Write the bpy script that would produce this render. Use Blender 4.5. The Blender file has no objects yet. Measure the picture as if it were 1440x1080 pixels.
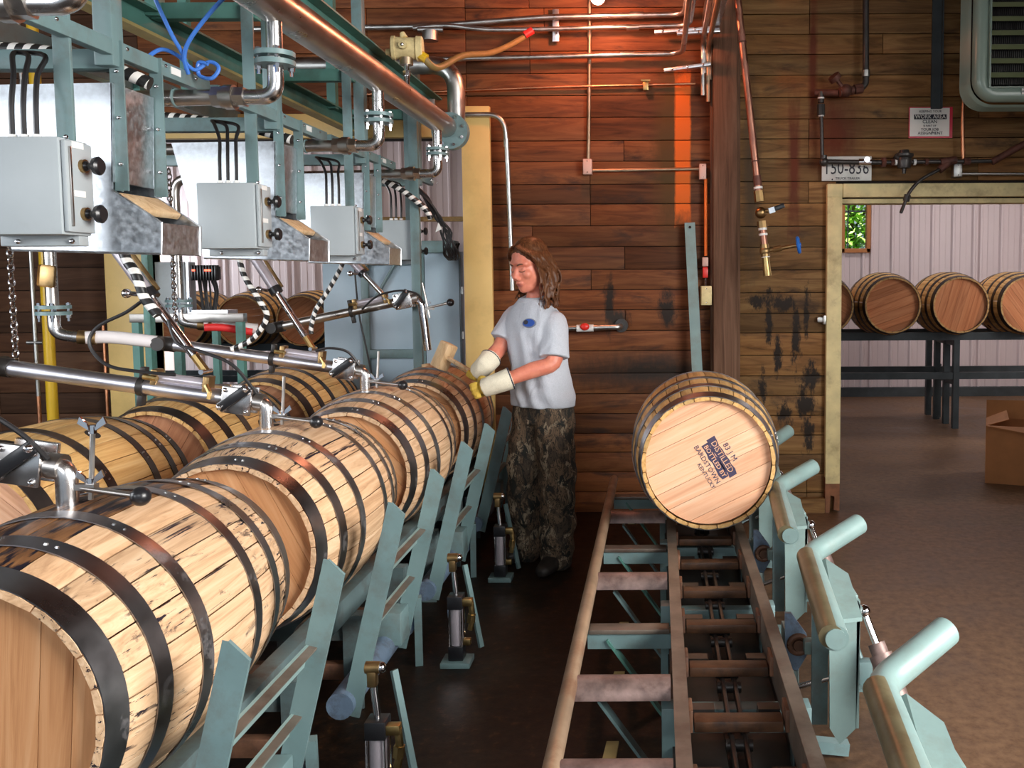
import bpy, bmesh, math, random
from mathutils import Vector, Matrix, Euler
random.seed(7)
PI = math.pi
SC = bpy.context.scene
COL = SC.collection

# ---------------------------------------------------------------- camera, sky, sun, large lights, exposure
def make_camera():
    cd = bpy.data.cameras.new('camera'); co = bpy.data.objects.new('camera', cd); COL.objects.link(co)
    cd.sensor_width = 36.0; cd.lens = 31.25
    cd.shift_x = -0.1424; cd.shift_y = -0.04375       # the photograph is an off-centre crop
    p, r = math.radians(3.98), math.radians(0.3)
    fw = Vector((0, math.cos(p), -math.sin(p))); u0 = Vector((0, math.sin(p), math.cos(p))); r0 = Vector((1, 0, 0))
    rt = r0*math.cos(r) - u0*math.sin(r); up = u0*math.cos(r) + r0*math.sin(r)
    m = Matrix((rt, up, -fw)).transposed().to_4x4(); m.translation = Vector((0, 0, 1.58))
    co.matrix_world = m; cd.clip_start = 0.05
    SC.camera = co
make_camera()
w = bpy.data.worlds.new('sky'); SC.world = w; w.use_nodes = True
bg = w.node_tree.nodes['Background']; bg.inputs[0].default_value = (0.72, 0.86, 1.0, 1); bg.inputs[1].default_value = .42

def area(name, loc, target, sx, sy, power, col):
    l = bpy.data.lights.new(name, 'AREA'); l.shape = 'RECTANGLE'; l.size = sx; l.size_y = sy; l.energy = power; l.color = col
    o = bpy.data.objects.new(name, l); COL.objects.link(o); o.location = loc
    d = (Vector(target) - Vector(loc)); o.rotation_euler = d.to_track_quat('-Z', 'Y').to_euler(); return o
def point(name, loc, power, col, rad=.05):
    l = bpy.data.lights.new(name, 'POINT'); l.energy = power; l.color = col; l.shadow_soft_size = rad
    o = bpy.data.objects.new(name, l); COL.objects.link(o); o.location = loc; return o
sl = bpy.data.lights.new('sun', 'SUN'); sl.energy = 13.0; sl.angle = .01; sl.color = (1, .95, .85)
so = bpy.data.objects.new('sun', sl); COL.objects.link(so)
so.rotation_euler = Vector((.06, .22, -1.0)).to_track_quat('-Z', 'Y').to_euler()
# daylight through the big door on the right behind the camera, and a window on the left behind the camera
area('daylight_door', (3.4, .3, 2.3), (-1.0, 2.7, .6), 2.8, 2.2, 140, (1.0, .97, .93)).data.spread = math.radians(100)
area('front_fill', (-.6, -2.4, 2.9), (-1.5, 3.0, 1.3), 2.2, 1.2, 40, (.97, .98, 1.0))  # unseen fill lamp added behind the camera
area('daylight_window_back', (-4.35, -2.35, 2.35), (-1.8, 3.2, 1.8), 1.5, 1.0, 46, (.92, .95, 1.0))
area('daylight_left_window', (-4.9, 1.6, 2.0), (-2.0, 3.0, 1.0), 1.6, 1.4, 90, (.9, .95, 1.0))
# unseen lamps added under the ceiling of the room behind, with side light
area('back_room_fill_right', (3.0, 9.6, 3.5), (3.0, 9.8, 0), 3.0, .5, 36, (1.0, .90, .90))
area('back_room_side_fill', (5.3, 7.6, 2.3), (2.4, 11.2, 1.5), 1.4, 1.4, 50, (1.0, .95, .95))  # unseen lamp added to rake across the siding ribs and barrel heads
area('back_room_fill_left', (-4.2, 9.6, 3.5), (-4.2, 9.9, 0), 3.0, .5, 28, (1.0, .84, .76))
area('back_room_window_left', (-7.4, 10.4, 2.2), (-4.0, 10.2, 1.3), 1.2, 1.2, 95, (.86, .92, 1.0))
SC.view_settings.view_transform = 'Standard'; SC.view_settings.look = 'None'
SC.view_settings.gamma = 1.0; SC.view_settings.use_curve_mapping = False
SC.view_settings.exposure = 0.35

# ---------------------------------------------------------------- materials
def nt(name):
    m = bpy.data.materials.new(name); m.use_nodes = True
    return m, m.node_tree.nodes, m.node_tree.links, m.node_tree.nodes['Principled BSDF']
def rgb(c): return (c[0], c[1], c[2], 1)
def ramp(N, stops):
    r = N.new('ShaderNodeValToRGB'); e = r.color_ramp.elements
    while len(e) > 1: e.remove(e[-1])
    e[0].position = stops[0][0]; e[0].color = rgb(stops[0][1])
    for p, c in stops[1:]:
        x = e.new(p); x.color = rgb(c)
    return r
def mapped(N, L, scale, coord='Object', rnd=False, loc=(0, 0, 0)):
    tc = N.new('ShaderNodeTexCoord'); mp = N.new('ShaderNodeMapping'); mp.inputs['Scale'].default_value = scale
    mp.inputs['Location'].default_value = loc
    L.new(tc.outputs[coord], mp.inputs[0])
    if rnd:
        oi = N.new('ShaderNodeObjectInfo'); ml = N.new('ShaderNodeMath'); ml.operation = 'MULTIPLY'; ml.inputs[1].default_value = 57.0
        L.new(oi.outputs['Random'], ml.inputs[0]); cb = N.new('ShaderNodeCombineXYZ')
        for k in range(3): L.new(ml.outputs[0], cb.inputs[k])
        L.new(cb.outputs[0], mp.inputs['Location'])
    return mp
def noise(N, L, mp, scale=1.0, detail=4, rough=.55, dist=0.0):
    n = N.new('ShaderNodeTexNoise'); n.inputs['Scale'].default_value = scale; n.inputs['Detail'].default_value = detail
    n.inputs['Roughness'].default_value = rough; n.inputs['Distortion'].default_value = dist
    L.new(mp.outputs[0], n.inputs['Vector']); return n
def mix(N, L, fac, a, b, mode='MIX'):
    m = N.new('ShaderNodeMix'); m.data_type = 'RGBA'; m.blend_type = mode
    for s, v in ((m.inputs['Factor'], fac), (m.inputs[6], a), (m.inputs[7], b)):
        if hasattr(v, 'links'): L.new(v, s)
        elif isinstance(v, (int, float)): s.default_value = v
        else: s.default_value = rgb(v)
    return m.outputs[2]
def bump(N, L, B, h, strength=.3, dist=.01):
    b = N.new('ShaderNodeBump'); b.inputs['Strength'].default_value = strength; b.inputs['Distance'].default_value = dist
    L.new(h, b.inputs['Height']); L.new(b.outputs[0], B.inputs['Normal'])

def paint(name, c, rough=.45, metal=0.0, vary=.18, scale=9.0, dirt=None, dirt_amt=.5, spec=.5, bmp=.0):
    m, N, L, B = nt(name)
    n = noise(N, L, mapped(N, L, (scale,)*3), 1.0, 5)
    d = tuple(x*(1-vary) for x in c); h = tuple(min(1, x*(1+vary)) for x in c)
    r = ramp(N, [(.3, d), (.7, h)]); L.new(n.outputs[0], r.inputs[0]); out = r.outputs[0]
    if dirt:
        n2 = noise(N, L, mapped(N, L, (scale*.8, scale*.8, scale*.8), loc=(3, 1, 7)), 1.0, 8, .7)
        f = ramp(N, [(.5, (0, 0, 0)), (.68, (dirt_amt,)*3)]); L.new(n2.outputs[0], f.inputs[0])
        out = mix(N, L, f.outputs[0], out, dirt)
    L.new(out, B.inputs['Base Color']); B.inputs['Roughness'].default_value = rough; B.inputs['Metallic'].default_value = metal
    B.inputs['Specular IOR Level'].default_value = spec
    if bmp: bump(N, L, B, n.outputs[0], bmp)
    return m
def wood(name, stops, axis='Y', grain=26.0, stretch=.06, rough=.65, tint=.35, stain=None, stain_lo=.55, stain_hi=.62, stain_scale=(16, 1.2, 16), bmp=.25, streak=False):
    """grain runs along `axis` of the piece; every piece gets its own patch and tone from its object random"""
    m, N, L, B = nt(name)
    k = 'XYZ'.index(axis); sc = [grain]*3; sc[k] = grain*stretch
    mp = mapped(N, L, sc, rnd=True); n = noise(N, L, mp, 1.0, 6, .62, 1.6)
    r = ramp(N, stops); L.new(n.outputs[0], r.inputs[0])
    oi = N.new('ShaderNodeObjectInfo'); tr = ramp(N, [(0, (1-tint,)*3), (.5, (1, 1, 1)), (1, (1, 1-tint*.25, 1-tint*.45))])
    tr.inputs[0].default_value = .5; L.new(oi.outputs['Random'], tr.inputs[0])
    out = mix(N, L, 1.0, r.outputs[0], tr.outputs[0], 'MULTIPLY')
    if stain:
        n2 = noise(N, L, mapped(N, L, stain_scale, rnd=True), 1.0, 6, .62, .35)
        f = ramp(N, [(stain_lo, (0, 0, 0)), (stain_hi, (1, 1, 1))]); L.new(n2.outputs[0], f.inputs[0]); fac = f.outputs[0]
        if streak:
            n3 = noise(N, L, mapped(N, L, (7, 4, 7), loc=(2, 3, 4)), 1.0, 4, .6); f3 = ramp(N, [(.42, (0, 0, 0)), (.50, (1, 1, 1))]); L.new(n3.outputs[0], f3.inputs[0])
            n4 = noise(N, L, mapped(N, L, (16, 7, 16), loc=(7, 1, 2)), 1.0, 7, .7, .6); f4 = ramp(N, [(.60, (0, 0, 0)), (.67, (.9, .9, .9))]); L.new(n4.outputs[0], f4.inputs[0])
            fac = mix(N, L, 1.0, mix(N, L, 1.0, fac, f3.outputs[0], 'MULTIPLY'), f4.outputs[0], 'LIGHTEN')
        out = mix(N, L, fac, out, stain)
    L.new(out, B.inputs['Base Color']); B.inputs['Roughness'].default_value = rough; B.inputs['Specular IOR Level'].default_value = .22
    bump(N, L, B, n.outputs[0], bmp, .004)
    return m
def metal(name, c, rough=.3, vary=.15, scale=14.0, aniso=(1, 1, 1), dirt=None, rv=.12, dirt_lo=.52):
    m, N, L, B = nt(name)
    n = noise(N, L, mapped(N, L, tuple(scale*a for a in aniso)), 1.0, 5)
    r = ramp(N, [(.3, tuple(x*(1-vary) for x in c)), (.7, tuple(min(1, x*(1+vary)) for x in c))]); L.new(n.outputs[0], r.inputs[0]); out = r.outputs[0]
    B.inputs['Metallic'].default_value = 1.0
    rr = ramp(N, [(.3, (rough-rv,)*3), (.7, (rough+rv,)*3)]); L.new(n.outputs[0], rr.inputs[0]); L.new(rr.outputs[0], B.inputs['Roughness'])
    if dirt:
        n2 = noise(N, L, mapped(N, L, (scale*.6,)*3, loc=(5, 2, 9)), 1.0, 7, .7)
        f = ramp(N, [(dirt_lo, (0, 0, 0)), (dirt_lo+.14, (1, 1, 1))]); L.new(n2.outputs[0], f.inputs[0])
        out = mix(N, L, f.outputs[0], out, dirt)
        mm = N.new('ShaderNodeMath'); mm.operation = 'SUBTRACT'; mm.inputs[0].default_value = 1.0; L.new(f.outputs[0], mm.inputs[1]); L.new(mm.outputs[0], B.inputs['Metallic'])
    L.new(out, B.inputs['Base Color']); return m
def flat(name, c, rough=.5, metal=0.0, emit=None, es=1.0):
    m, N, L, B = nt(name); B.inputs['Base Color'].default_value = rgb(c); B.inputs['Roughness'].default_value = rough; B.inputs['Metallic'].default_value = metal
    if emit: B.inputs['Emission Color'].default_value = rgb(emit); B.inputs['Emission Strength'].default_value = es
    return m

OAK = [(.28, (.40, .235, .125)), (.5, (.64, .42, .25)), (.72, (.76, .555, .365))]
M = {}
M['oak'] = wood('oak_stave', OAK, 'Y', 30, .05, .6, .22)
M['oak_stained'] = wood('oak_stave_stained', OAK, 'Y', 30, .05, .5, .22, stain=(.018, .014, .022), stain_lo=.565, stain_hi=.60, stain_scale=(85, .7, 85), streak=True)
M['oak_wet'] = wood('oak_stave_wet', [(.28, (.10, .045, .02)), (.5, (.22, .10, .04)), (.72, (.34, .17, .07))], 'Y', 30, .05, .35, .25, stain=(.012, .010, .016), stain_lo=.50, stain_hi=.56, stain_scale=(50, 2.4, 50))
M['oak_old'] = wood('oak_stave_aged', [(.28, (.26, .12, .05)), (.5, (.42, .22, .10)), (.72, (.52, .30, .15))], 'Y', 30, .05, .6, .3)
M['oak_warm'] = wood('oak_stave_warm', [(.28, (.40, .20, .065)), (.5, (.62, .37, .14)), (.72, (.74, .50, .23))], 'Y', 30, .05, .5, .3)
M['head'] = wood('oak_head', [(.25, (.36, .15, .06)), (.5, (.54, .265, .118)), (.75, (.64, .36, .185))], 'X', 24, .06, .6, .16)
M['head_pale'] = wood('oak_head_pale', [(.25, (.60, .29, .155)), (.5, (.78, .44, .27)), (.75, (.85, .56, .38))], 'X', 22, .05, .6, .18)
M['head_dark'] = wood('oak_head_dark', [(.25, (.22, .085, .04)), (.5, (.36, .16, .08)), (.75, (.46, .23, .12))], 'X', 24, .06, .6, .2)
M['head_back'] = wood('oak_head_back', [(.25, (.42, .14, .055)), (.5, (.60, .235, .10)), (.75, (.70, .32, .15))], 'X', 20, .06, .6, .25)
M['hoop'] = metal('hoop_steel', (.30, .29, .30), .33, .22, 7, (1, 1, 1), dirt=(.085, .06, .048), rv=.08, dirt_lo=.58)
M['hoop_dark'] = metal('hoop_steel_dark', (.09, .075, .07), .42, .25, 7, (1, 1, 1), dirt=(.05, .03, .02), rv=.1)
M['rivet'] = metal('rivet_steel', (.5, .5, .5), .3)
M['teal'] = paint('teal_paint', (.140, .220, .226), .42, 0, .12, 7, dirt=(.10, .075, .06), dirt_amt=.45)
M['teal_top'] = paint('teal_paint_light', (.205, .30, .29), .38, 0, .10, 7, dirt=(.16, .15, .11), dirt_amt=.4)
M['teal_dark'] = paint('teal_paint_green', (.075, .20, .17), .5, 0, .15, 7, dirt=(.05, .045, .03))
M['teal_yellow'] = paint('yellowed_edge_paint', (.42, .33, .13), .5, 0, .2, 8)
M['cabinet'] = paint('blue_grey_enamel', (.36, .47, .55), .4, 0, .06, 4)
M['box_grey'] = paint('grey_enamel', (.36, .40, .42), .42, 0, .06, 4, dirt=(.22, .2, .18), dirt_amt=.3)
M['stainless'] = metal('stainless_steel', (.66, .64, .63), .26, .1, 9, rv=.08)
M['stainless_dull'] = metal('stainless_brushed', (.48, .45, .42), .33, .14, 9, dirt=(.22, .15, .1), rv=.08, dirt_lo=.62)
M['chrome'] = metal('chrome', (.75, .74, .76), .10, .05, 9, rv=.04)
M['galv'] = metal('galvanised_sheet', (.66, .70, .74), .38, .16, 60, rv=.10)
M['galv_pipe'] = metal('galvanised_conduit', (.52, .52, .50), .36, .14, 12, rv=.1)
M['galv_warm'] = metal('old_conduit', (.42, .31, .21), .45, .2, 12, dirt=(.3, .2, .12), rv=.1)
M['copper'] = metal('copper_pipe', (.72, .33, .18), .38, .2, 10, rv=.1)
M['brass'] = metal('brass_fitting', (.42, .29, .12), .35, .2, 20, rv=.1)
M['bronze'] = metal('bronze_bracket', (.34, .22, .10), .42, .25, 18, rv=.1)
M['rust'] = paint('rusty_steel', (.16, .075, .042), .62, .2, .5, 11, dirt=(.06, .035, .03), dirt_amt=.7, bmp=.2)
M['rust_rail'] = paint('worn_rail_paint', (.15, .122, .098), .45, .3, .35, 8, dirt=(.085, .05, .038), dirt_amt=.75, bmp=.15)
M['rust_tube'] = paint('worn_tube_paint', (.29, .20, .13), .4, .2, .3, 6, dirt=(.17, .065, .03), dirt_amt=.8, bmp=.1)
M['rust_mauve'] = paint('rusted_half_pipe', (.20, .135, .12), .5, .3, .5, 16, dirt=(.10, .055, .045), dirt_amt=.8, bmp=.3)
M['slat_wood'] = paint('greasy_wood_slat', (.075, .033, .015), .5, 0, .5, 14, dirt=(.015, .010, .009), dirt_amt=.9, bmp=.3)
M['black_iron'] = paint('greasy_black_iron', (.028, .024, .022), .42, .3, .4, 12)
M['blue_bearing'] = paint('blue_grey_bearing', (.13, .19, .27), .4, 0, .2, 12, dirt=(.05, .035, .03), dirt_amt=.8)
M['black'] = flat('black_plastic', (.012, .012, .014), .3)
M['cable'] = flat('black_cable', (.014, .013, .014), .45)
M['blue_line'] = flat('blue_air_line', (.05, .17, .55), .35)
M['white_hose'] = paint('white_hose', (.66, .62, .62), .4, 0, .06, 6)
M['red_hose'] = flat('red_hose_stripe', (.65, .03, .03), .4)
M['white'] = paint('white_plastic', (.72, .72, .70), .45, 0, .05, 5)
M['cyl_white'] = paint('pale_cylinder_body', (.46, .42, .46), .28, .4, .1, 6)
M['yellow_pipe'] = paint('yellow_pipe_paint', (.68, .42, .02), .35, 0, .12, 5)
M['yellow_ply'] = paint('yellow_painted_panel', (.68, .47, .17), .5, 0, .10, 3.0, dirt=(.42, .30, .1), dirt_amt=.5)
M['yellow_trim'] = paint('worn_yellow_trim', (.74, .61, .31), .6, 0, .14, 9, dirt=(.30, .2, .1), dirt_amt=.55, bmp=.2)
M['yellow_trim_bare'] = paint('bare_rotten_wood', (.20, .075, .03), .7, 0, .4, 12, bmp=.3)
M['metal_wall'] = paint('pale_metal_siding', (.60, .505, .50), .42, 0, .03, 1.2)
M['post'] = wood('old_timber_post', [(.28, (.07, .032, .017)), (.5, (.16, .082, .048)), (.72, (.23, .13, .082))], 'Z', 18, .06, .7, .1)
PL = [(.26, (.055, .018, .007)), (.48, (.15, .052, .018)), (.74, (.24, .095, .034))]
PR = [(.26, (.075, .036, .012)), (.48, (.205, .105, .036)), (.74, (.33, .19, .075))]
def add_patches(m, patches):
    """irregular marks at fixed places on the wall: (x, z, half width, half height, colour, raggedness, softness, square)"""
    N, L = m.node_tree.nodes, m.node_tree.links; B = N['Principled BSDF']; out = B.inputs['Base Color'].links[0].from_socket
    g = N.new('ShaderNodeNewGeometry'); st = N.new('ShaderNodeMapping'); st.inputs['Scale'].default_value = (1.6, 1, .8); L.new(g.outputs['Position'], st.inputs[0])
    n = N.new('ShaderNodeTexNoise'); n.inputs['Scale'].default_value = 17; n.inputs['Detail'].default_value = 8; n.inputs['Roughness'].default_value = .72; L.new(st.outputs[0], n.inputs['Vector'])
    def op(o, x, y=None, z=None):
        q = N.new('ShaderNodeMath'); q.operation = o
        for k, v in enumerate((x, y, z)):
            if v is None: continue
            if hasattr(v, 'links'): L.new(v, q.inputs[k])
            else: q.inputs[k].default_value = v
        return q.outputs[0]
    for (x, z, hw, hh, col, rag, soft, sq) in patches:
        mp = N.new('ShaderNodeMapping'); mp.inputs['Location'].default_value = (-x/hw, 0, -z/hh); mp.inputs['Scale'].default_value = (1/hw, 0, 1/hh); L.new(g.outputs['Position'], mp.inputs[0])
        if sq:
            sp = N.new('ShaderNodeSeparateXYZ'); L.new(mp.outputs[0], sp.inputs[0]); d = op('MAXIMUM', op('ABSOLUTE', sp.outputs[0]), op('ABSOLUTE', sp.outputs[2]))
        else:
            ln = N.new('ShaderNodeVectorMath'); ln.operation = 'LENGTH'; L.new(mp.outputs[0], ln.inputs[0]); d = ln.outputs['Value']
        ma = op('MULTIPLY_ADD', n.outputs[0], rag, d)
        mr = N.new('ShaderNodeMapRange'); mr.inputs[1].default_value = 1 + rag*.5 - soft; mr.inputs[2].default_value = 1 + rag*.5 + soft; mr.inputs[3].default_value = 1; mr.inputs[4].default_value = 0; L.new(ma, mr.inputs[0])
        out = mix(N, L, mr.outputs[0], out, col)
    L.new(out, B.inputs['Base Color'])
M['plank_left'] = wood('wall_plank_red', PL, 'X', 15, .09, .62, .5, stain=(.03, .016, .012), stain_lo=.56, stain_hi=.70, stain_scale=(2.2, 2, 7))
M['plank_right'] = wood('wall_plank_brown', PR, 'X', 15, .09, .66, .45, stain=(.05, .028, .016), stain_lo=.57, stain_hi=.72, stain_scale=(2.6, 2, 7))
BK, RD = (.022, .015, .011), (.12, .030, .012)
mk = [(.74, 1.30, .02, .17), (.66, 1.42, .06, .05), (.84, 1.40, .08, .05), (.92, 1.18, .025, .19), (.80, 1.06, .025, .10), (.99, 1.34, .018, .13), (1.02, .92, .05, .08), (.98, .74, .05, .10), (.85, .66, .05, .07), (1.0, .52, .035, .12), (.70, .82, .025, .10)]
add_patches(M['plank_right'], [(*q, BK, 4.6, .35, 0) for q in mk] + [(.90, 2.30, .03, .36, RD, 1.2, .5, 1), (1.02, 2.98, .025, .42, RD, 1.2, .5, 0), (1.17, 2.52, .13, .24, RD, 1.4, .7, 0), (.62, 2.2, .05, .5, (.09, .055, .03), 1.5, .6, 0)])
add_patches(M['plank_left'], [(.10, 2.42, .11, .55, (.085, .040, .010), .9, .4, 0), (.170, 2.43, .050, .46, (.66, .125, .012), .55, .14, 1), (-.32, 1.40, .03, .16, BK, 3.0, .4, 0), (-.27, 1.30, .07, .06, BK, 3, .4, 0), (.06, 1.36, .05, .11, BK, 3, .4, 0), (-.05, .95, .5, .10, BK, 1.4, .7, 0)])
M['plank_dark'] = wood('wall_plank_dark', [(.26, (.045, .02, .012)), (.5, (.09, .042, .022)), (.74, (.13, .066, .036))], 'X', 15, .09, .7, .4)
M['core'] = flat('dark_wall_core', (.02, .012, .009), .9)
M['orange_paint'] = paint('orange_paint_streak', (.86, .17, .01), .5, 0, .15, 7)
M['char'] = paint('charred_stain', (.03, .022, .016), .8, 0, .3, 9)
M['red_stain'] = paint('rust_run_stain', (.17, .045, .02), .7, 0, .3, 9)
M['sign_white'] = flat('sign_white', (.82, .80, .74), .4)
M['sign_red'] = flat('sign_red', (.6, .03, .06), .4)
M['ink'] = flat('black_ink', (.02, .02, .03), .6)
M['stamp'] = flat('stamp_ink', (.045, .035, .075), .7)
M['plate'] = paint('licence_plate_white', (.66, .66, .62), .4, 0, .06, 9, dirt=(.35, .3, .25), dirt_amt=.4)
M['heater'] = paint('grey_green_enamel', (.25, .325, .27), .24, 0, .04, 3)
M['louver'] = paint('olive_louver', (.23, .255, .13), .3, 0, .06, 5)
M['cardboard'] = paint('cardboard', (.42, .16, .045), .7, 0, .12, 6)
M['rack'] = paint('dark_rack_steel', (.045, .055, .058), .5, .2, .3, 6)
M['red'] = flat('red_enamel', (.7, .03, .02), .35)
M['blue_wheel'] = flat('blue_enamel', (.02, .16, .62), .35)
M['pipe_red'] = metal('red_brown_pipe', (.42, .20, .14), .42, .2, 9, dirt=(.30, .12, .085), rv=.08)
M['pipe_dark'] = paint('dark_iron_pipe', (.06, .055, .052), .38, .5, .3, 9)
M['pipe_rust'] = paint('rusty_valve', (.13, .05, .035), .6, .3, .5, 16)
M['tape'] = flat('white_thread_tape', (.85, .83, .8), .5)
M['led'] = flat('red_led', (.5, 0, 0), .4, 0, (1, .05, .02), 6.0)
M['bulb'] = flat('glowing_bulb', (1, .6, .5), .4, 0, (1, .42, .30), 30.0)
M['gravel'] = paint('foliage_leaf', (.34, .62, .10), .5, 0, .4, 3)
M['bark'] = paint('bark', (.12, .08, .05), .8, 0, .3, 12)
M['mallet'] = wood('mallet_wood', [(.28, (.42, .26, .13)), (.5, (.60, .42, .24)), (.74, (.72, .54, .34))], 'Z', 24, .1, .6, .1)

def floor_mat():
    m, N, L, B = nt('worn_concrete_floor')
    mp = mapped(N, L, (1, 1, 1)); n1 = noise(N, L, mp, 1.3, 8, .65, .6); n2 = noise(N, L, mp, 22, 5, .7)
    r = ramp(N, [(.3, (.125, .068, .036)), (.55, (.195, .112, .062)), (.75, (.255, .157, .092))]); L.new(n1.outputs[0], r.inputs[0])
    r2 = ramp(N, [(.32, (.55, .5, .48)), (.6, (1, 1, 1)), (.78, (1.12, 1.1, 1.05))]); L.new(n2.outputs[0], r2.inputs[0])
    base_tone = mix(N, L, 1.0, r.outputs[0], r2.outputs[0], 'MULTIPLY')
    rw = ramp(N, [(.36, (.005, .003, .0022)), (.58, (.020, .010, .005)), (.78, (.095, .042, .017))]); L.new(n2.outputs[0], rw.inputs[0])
    # the concrete turns much darker towards the left, with a ragged edge
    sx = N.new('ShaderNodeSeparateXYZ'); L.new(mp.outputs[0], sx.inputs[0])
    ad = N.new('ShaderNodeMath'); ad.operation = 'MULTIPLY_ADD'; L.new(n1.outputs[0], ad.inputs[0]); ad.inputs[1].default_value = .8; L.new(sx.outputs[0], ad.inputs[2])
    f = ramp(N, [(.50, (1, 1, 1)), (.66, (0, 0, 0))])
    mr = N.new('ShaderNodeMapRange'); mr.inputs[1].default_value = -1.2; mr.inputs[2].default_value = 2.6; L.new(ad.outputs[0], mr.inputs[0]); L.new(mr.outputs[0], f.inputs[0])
    out = mix(N, L, f.outputs[0], base_tone, rw.outputs[0])
    L.new(out, B.inputs['Base Color'])
    rr = ramp(N, [(.3, (.34,)*3), (.75, (.62,)*3)]); L.new(n1.outputs[0], rr.inputs[0]); L.new(rr.outputs[0], B.inputs['Roughness']); B.inputs['Specular IOR Level'].default_value = .3
    bump(N, L, B, n2.outputs[0], .25, .004); return m
M['floor'] = floor_mat()
def camo_mat():
    m, N, L, B = nt('camouflage_cloth')
    def mask(sc, loc, lo, hi, det=4, dist=1.0, band=None):
        n = noise(N, L, mapped(N, L, sc, loc=loc), 1.0, det, .58, dist)
        f = ramp(N, [(lo, (0, 0, 0)), (hi, (1, 1, 1))] + ([(band, (1, 1, 1)), (band+.02, (0, 0, 0))] if band else [])); L.new(n.outputs[0], f.inputs[0]); return f.outputs[0]
    out = mix(N, L, mask((12, 12, 7), (0, 0, 0), .50, .53), (.16, .105, .062), (.075, .052, .034))
    out = mix(N, L, mask((14, 14, 10), (5, 1, 3), .56, .59), out, (.29, .225, .15))
    out = mix(N, L, mask((13, 13, 9), (9, 4, 2), .56, .58, 5, 1.6), out, (.016, .018, .015))
    out = mix(N, L, mask((30, 30, 11), (2, 8, 6), .49, .51, 5, 2.0, .54), out, (.022, .017, .012))
    L.new(out, B.inputs['Base Color']); B.inputs['Roughness'].default_value = .85
    return m
M['camo'] = camo_mat()
def cloth(name, c, sc=300):
    m, N, L, B = nt(name); n = noise(N, L, mapped(N, L, (sc,)*3), 1.0, 2); r = ramp(N, [(.3, tuple(x*.88 for x in c)), (.7, tuple(min(1, x*1.1) for x in c))])
    L.new(n.outputs[0], r.inputs[0]); L.new(r.outputs[0], B.inputs['Base Color']); B.inputs['Roughness'].default_value = .85
    n3 = noise(N, L, mapped(N, L, (9, 9, 3.5)), 1.0, 3, .5, 1.0); bump(N, L, B, n3.outputs[0], .55, .03); return m
M['shirt'] = cloth('heather_grey_jersey', (.47, .49, .54))
M['glove'] = cloth('canvas_glove', (.70, .64, .50))
M['glove_yellow'] = cloth('yellow_leather_palm', (.60, .40, .06))
M['glove_trim'] = flat('glove_cuff_trim', (.03, .03, .05), .8)
def skin_mat():
    m, N, L, B = nt('skin'); n = noise(N, L, mapped(N, L, (22,)*3), 1.0, 4); r = ramp(N, [(.3, (.56, .165, .105)), (.7, (.70, .255, .165))]); L.new(n.outputs[0], r.inputs[0])
    L.new(r.outputs[0], B.inputs['Base Color']); B.inputs['Roughness'].default_value = .45; B.inputs['Subsurface Weight'].default_value = .12
    B.inputs['Subsurface Radius'].default_value = (.02, .008, .004); return m
M['skin'] = skin_mat()
M['lip'] = flat('lips', (.42, .12, .10), .45)
M['brow'] = flat('eyebrow_hair', (.12, .05, .025), .7)
M['lash'] = flat('eyelash', (.03, .015, .01), .6)
M['hair'] = wood('brown_hair', [(.28, (.030, .010, .004)), (.5, (.095, .034, .013)), (.74, (.18, .078, .034))], 'Z', 60, .12, .42, 0)
M['boot'] = paint('dark_boot', (.018, .015, .013), .5, 0, .2, 9)
def glass_mat():
    m, N, L, B = nt('window_glass'); B.inputs['Base Color'].default_value = (1, 1, 1, 1); B.inputs['Roughness'].default_value = 0.0
    B.inputs['Transmission Weight'].default_value = 1.0; B.inputs['IOR'].default_value = 1.0
    return m
M['glass'] = glass_mat()
def spiral_mat():
    m, N, L, B = nt('spiral_wrap'); wv = N.new('ShaderNodeTexWave'); wv.inputs['Scale'].default_value = 1.0
    tc = N.new('ShaderNodeTexCoord'); mp = N.new('ShaderNodeMapping'); mp.inputs['Scale'].default_value = (1, 1, 1); L.new(tc.outputs['UV'], mp.inputs[0])
    L.new(mp.outputs[0], wv.inputs[0]); wv.bands_direction = 'DIAGONAL'
    r = ramp(N, [(.5, (.015, .015, .015)), (.55, (.8, .78, .74))]); r.color_ramp.interpolation = 'CONSTANT'; L.new(wv.outputs[0], r.inputs[0])
    L.new(r.outputs[0], B.inputs['Base Color']); B.inputs['Roughness'].default_value = .4; return m

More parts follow.
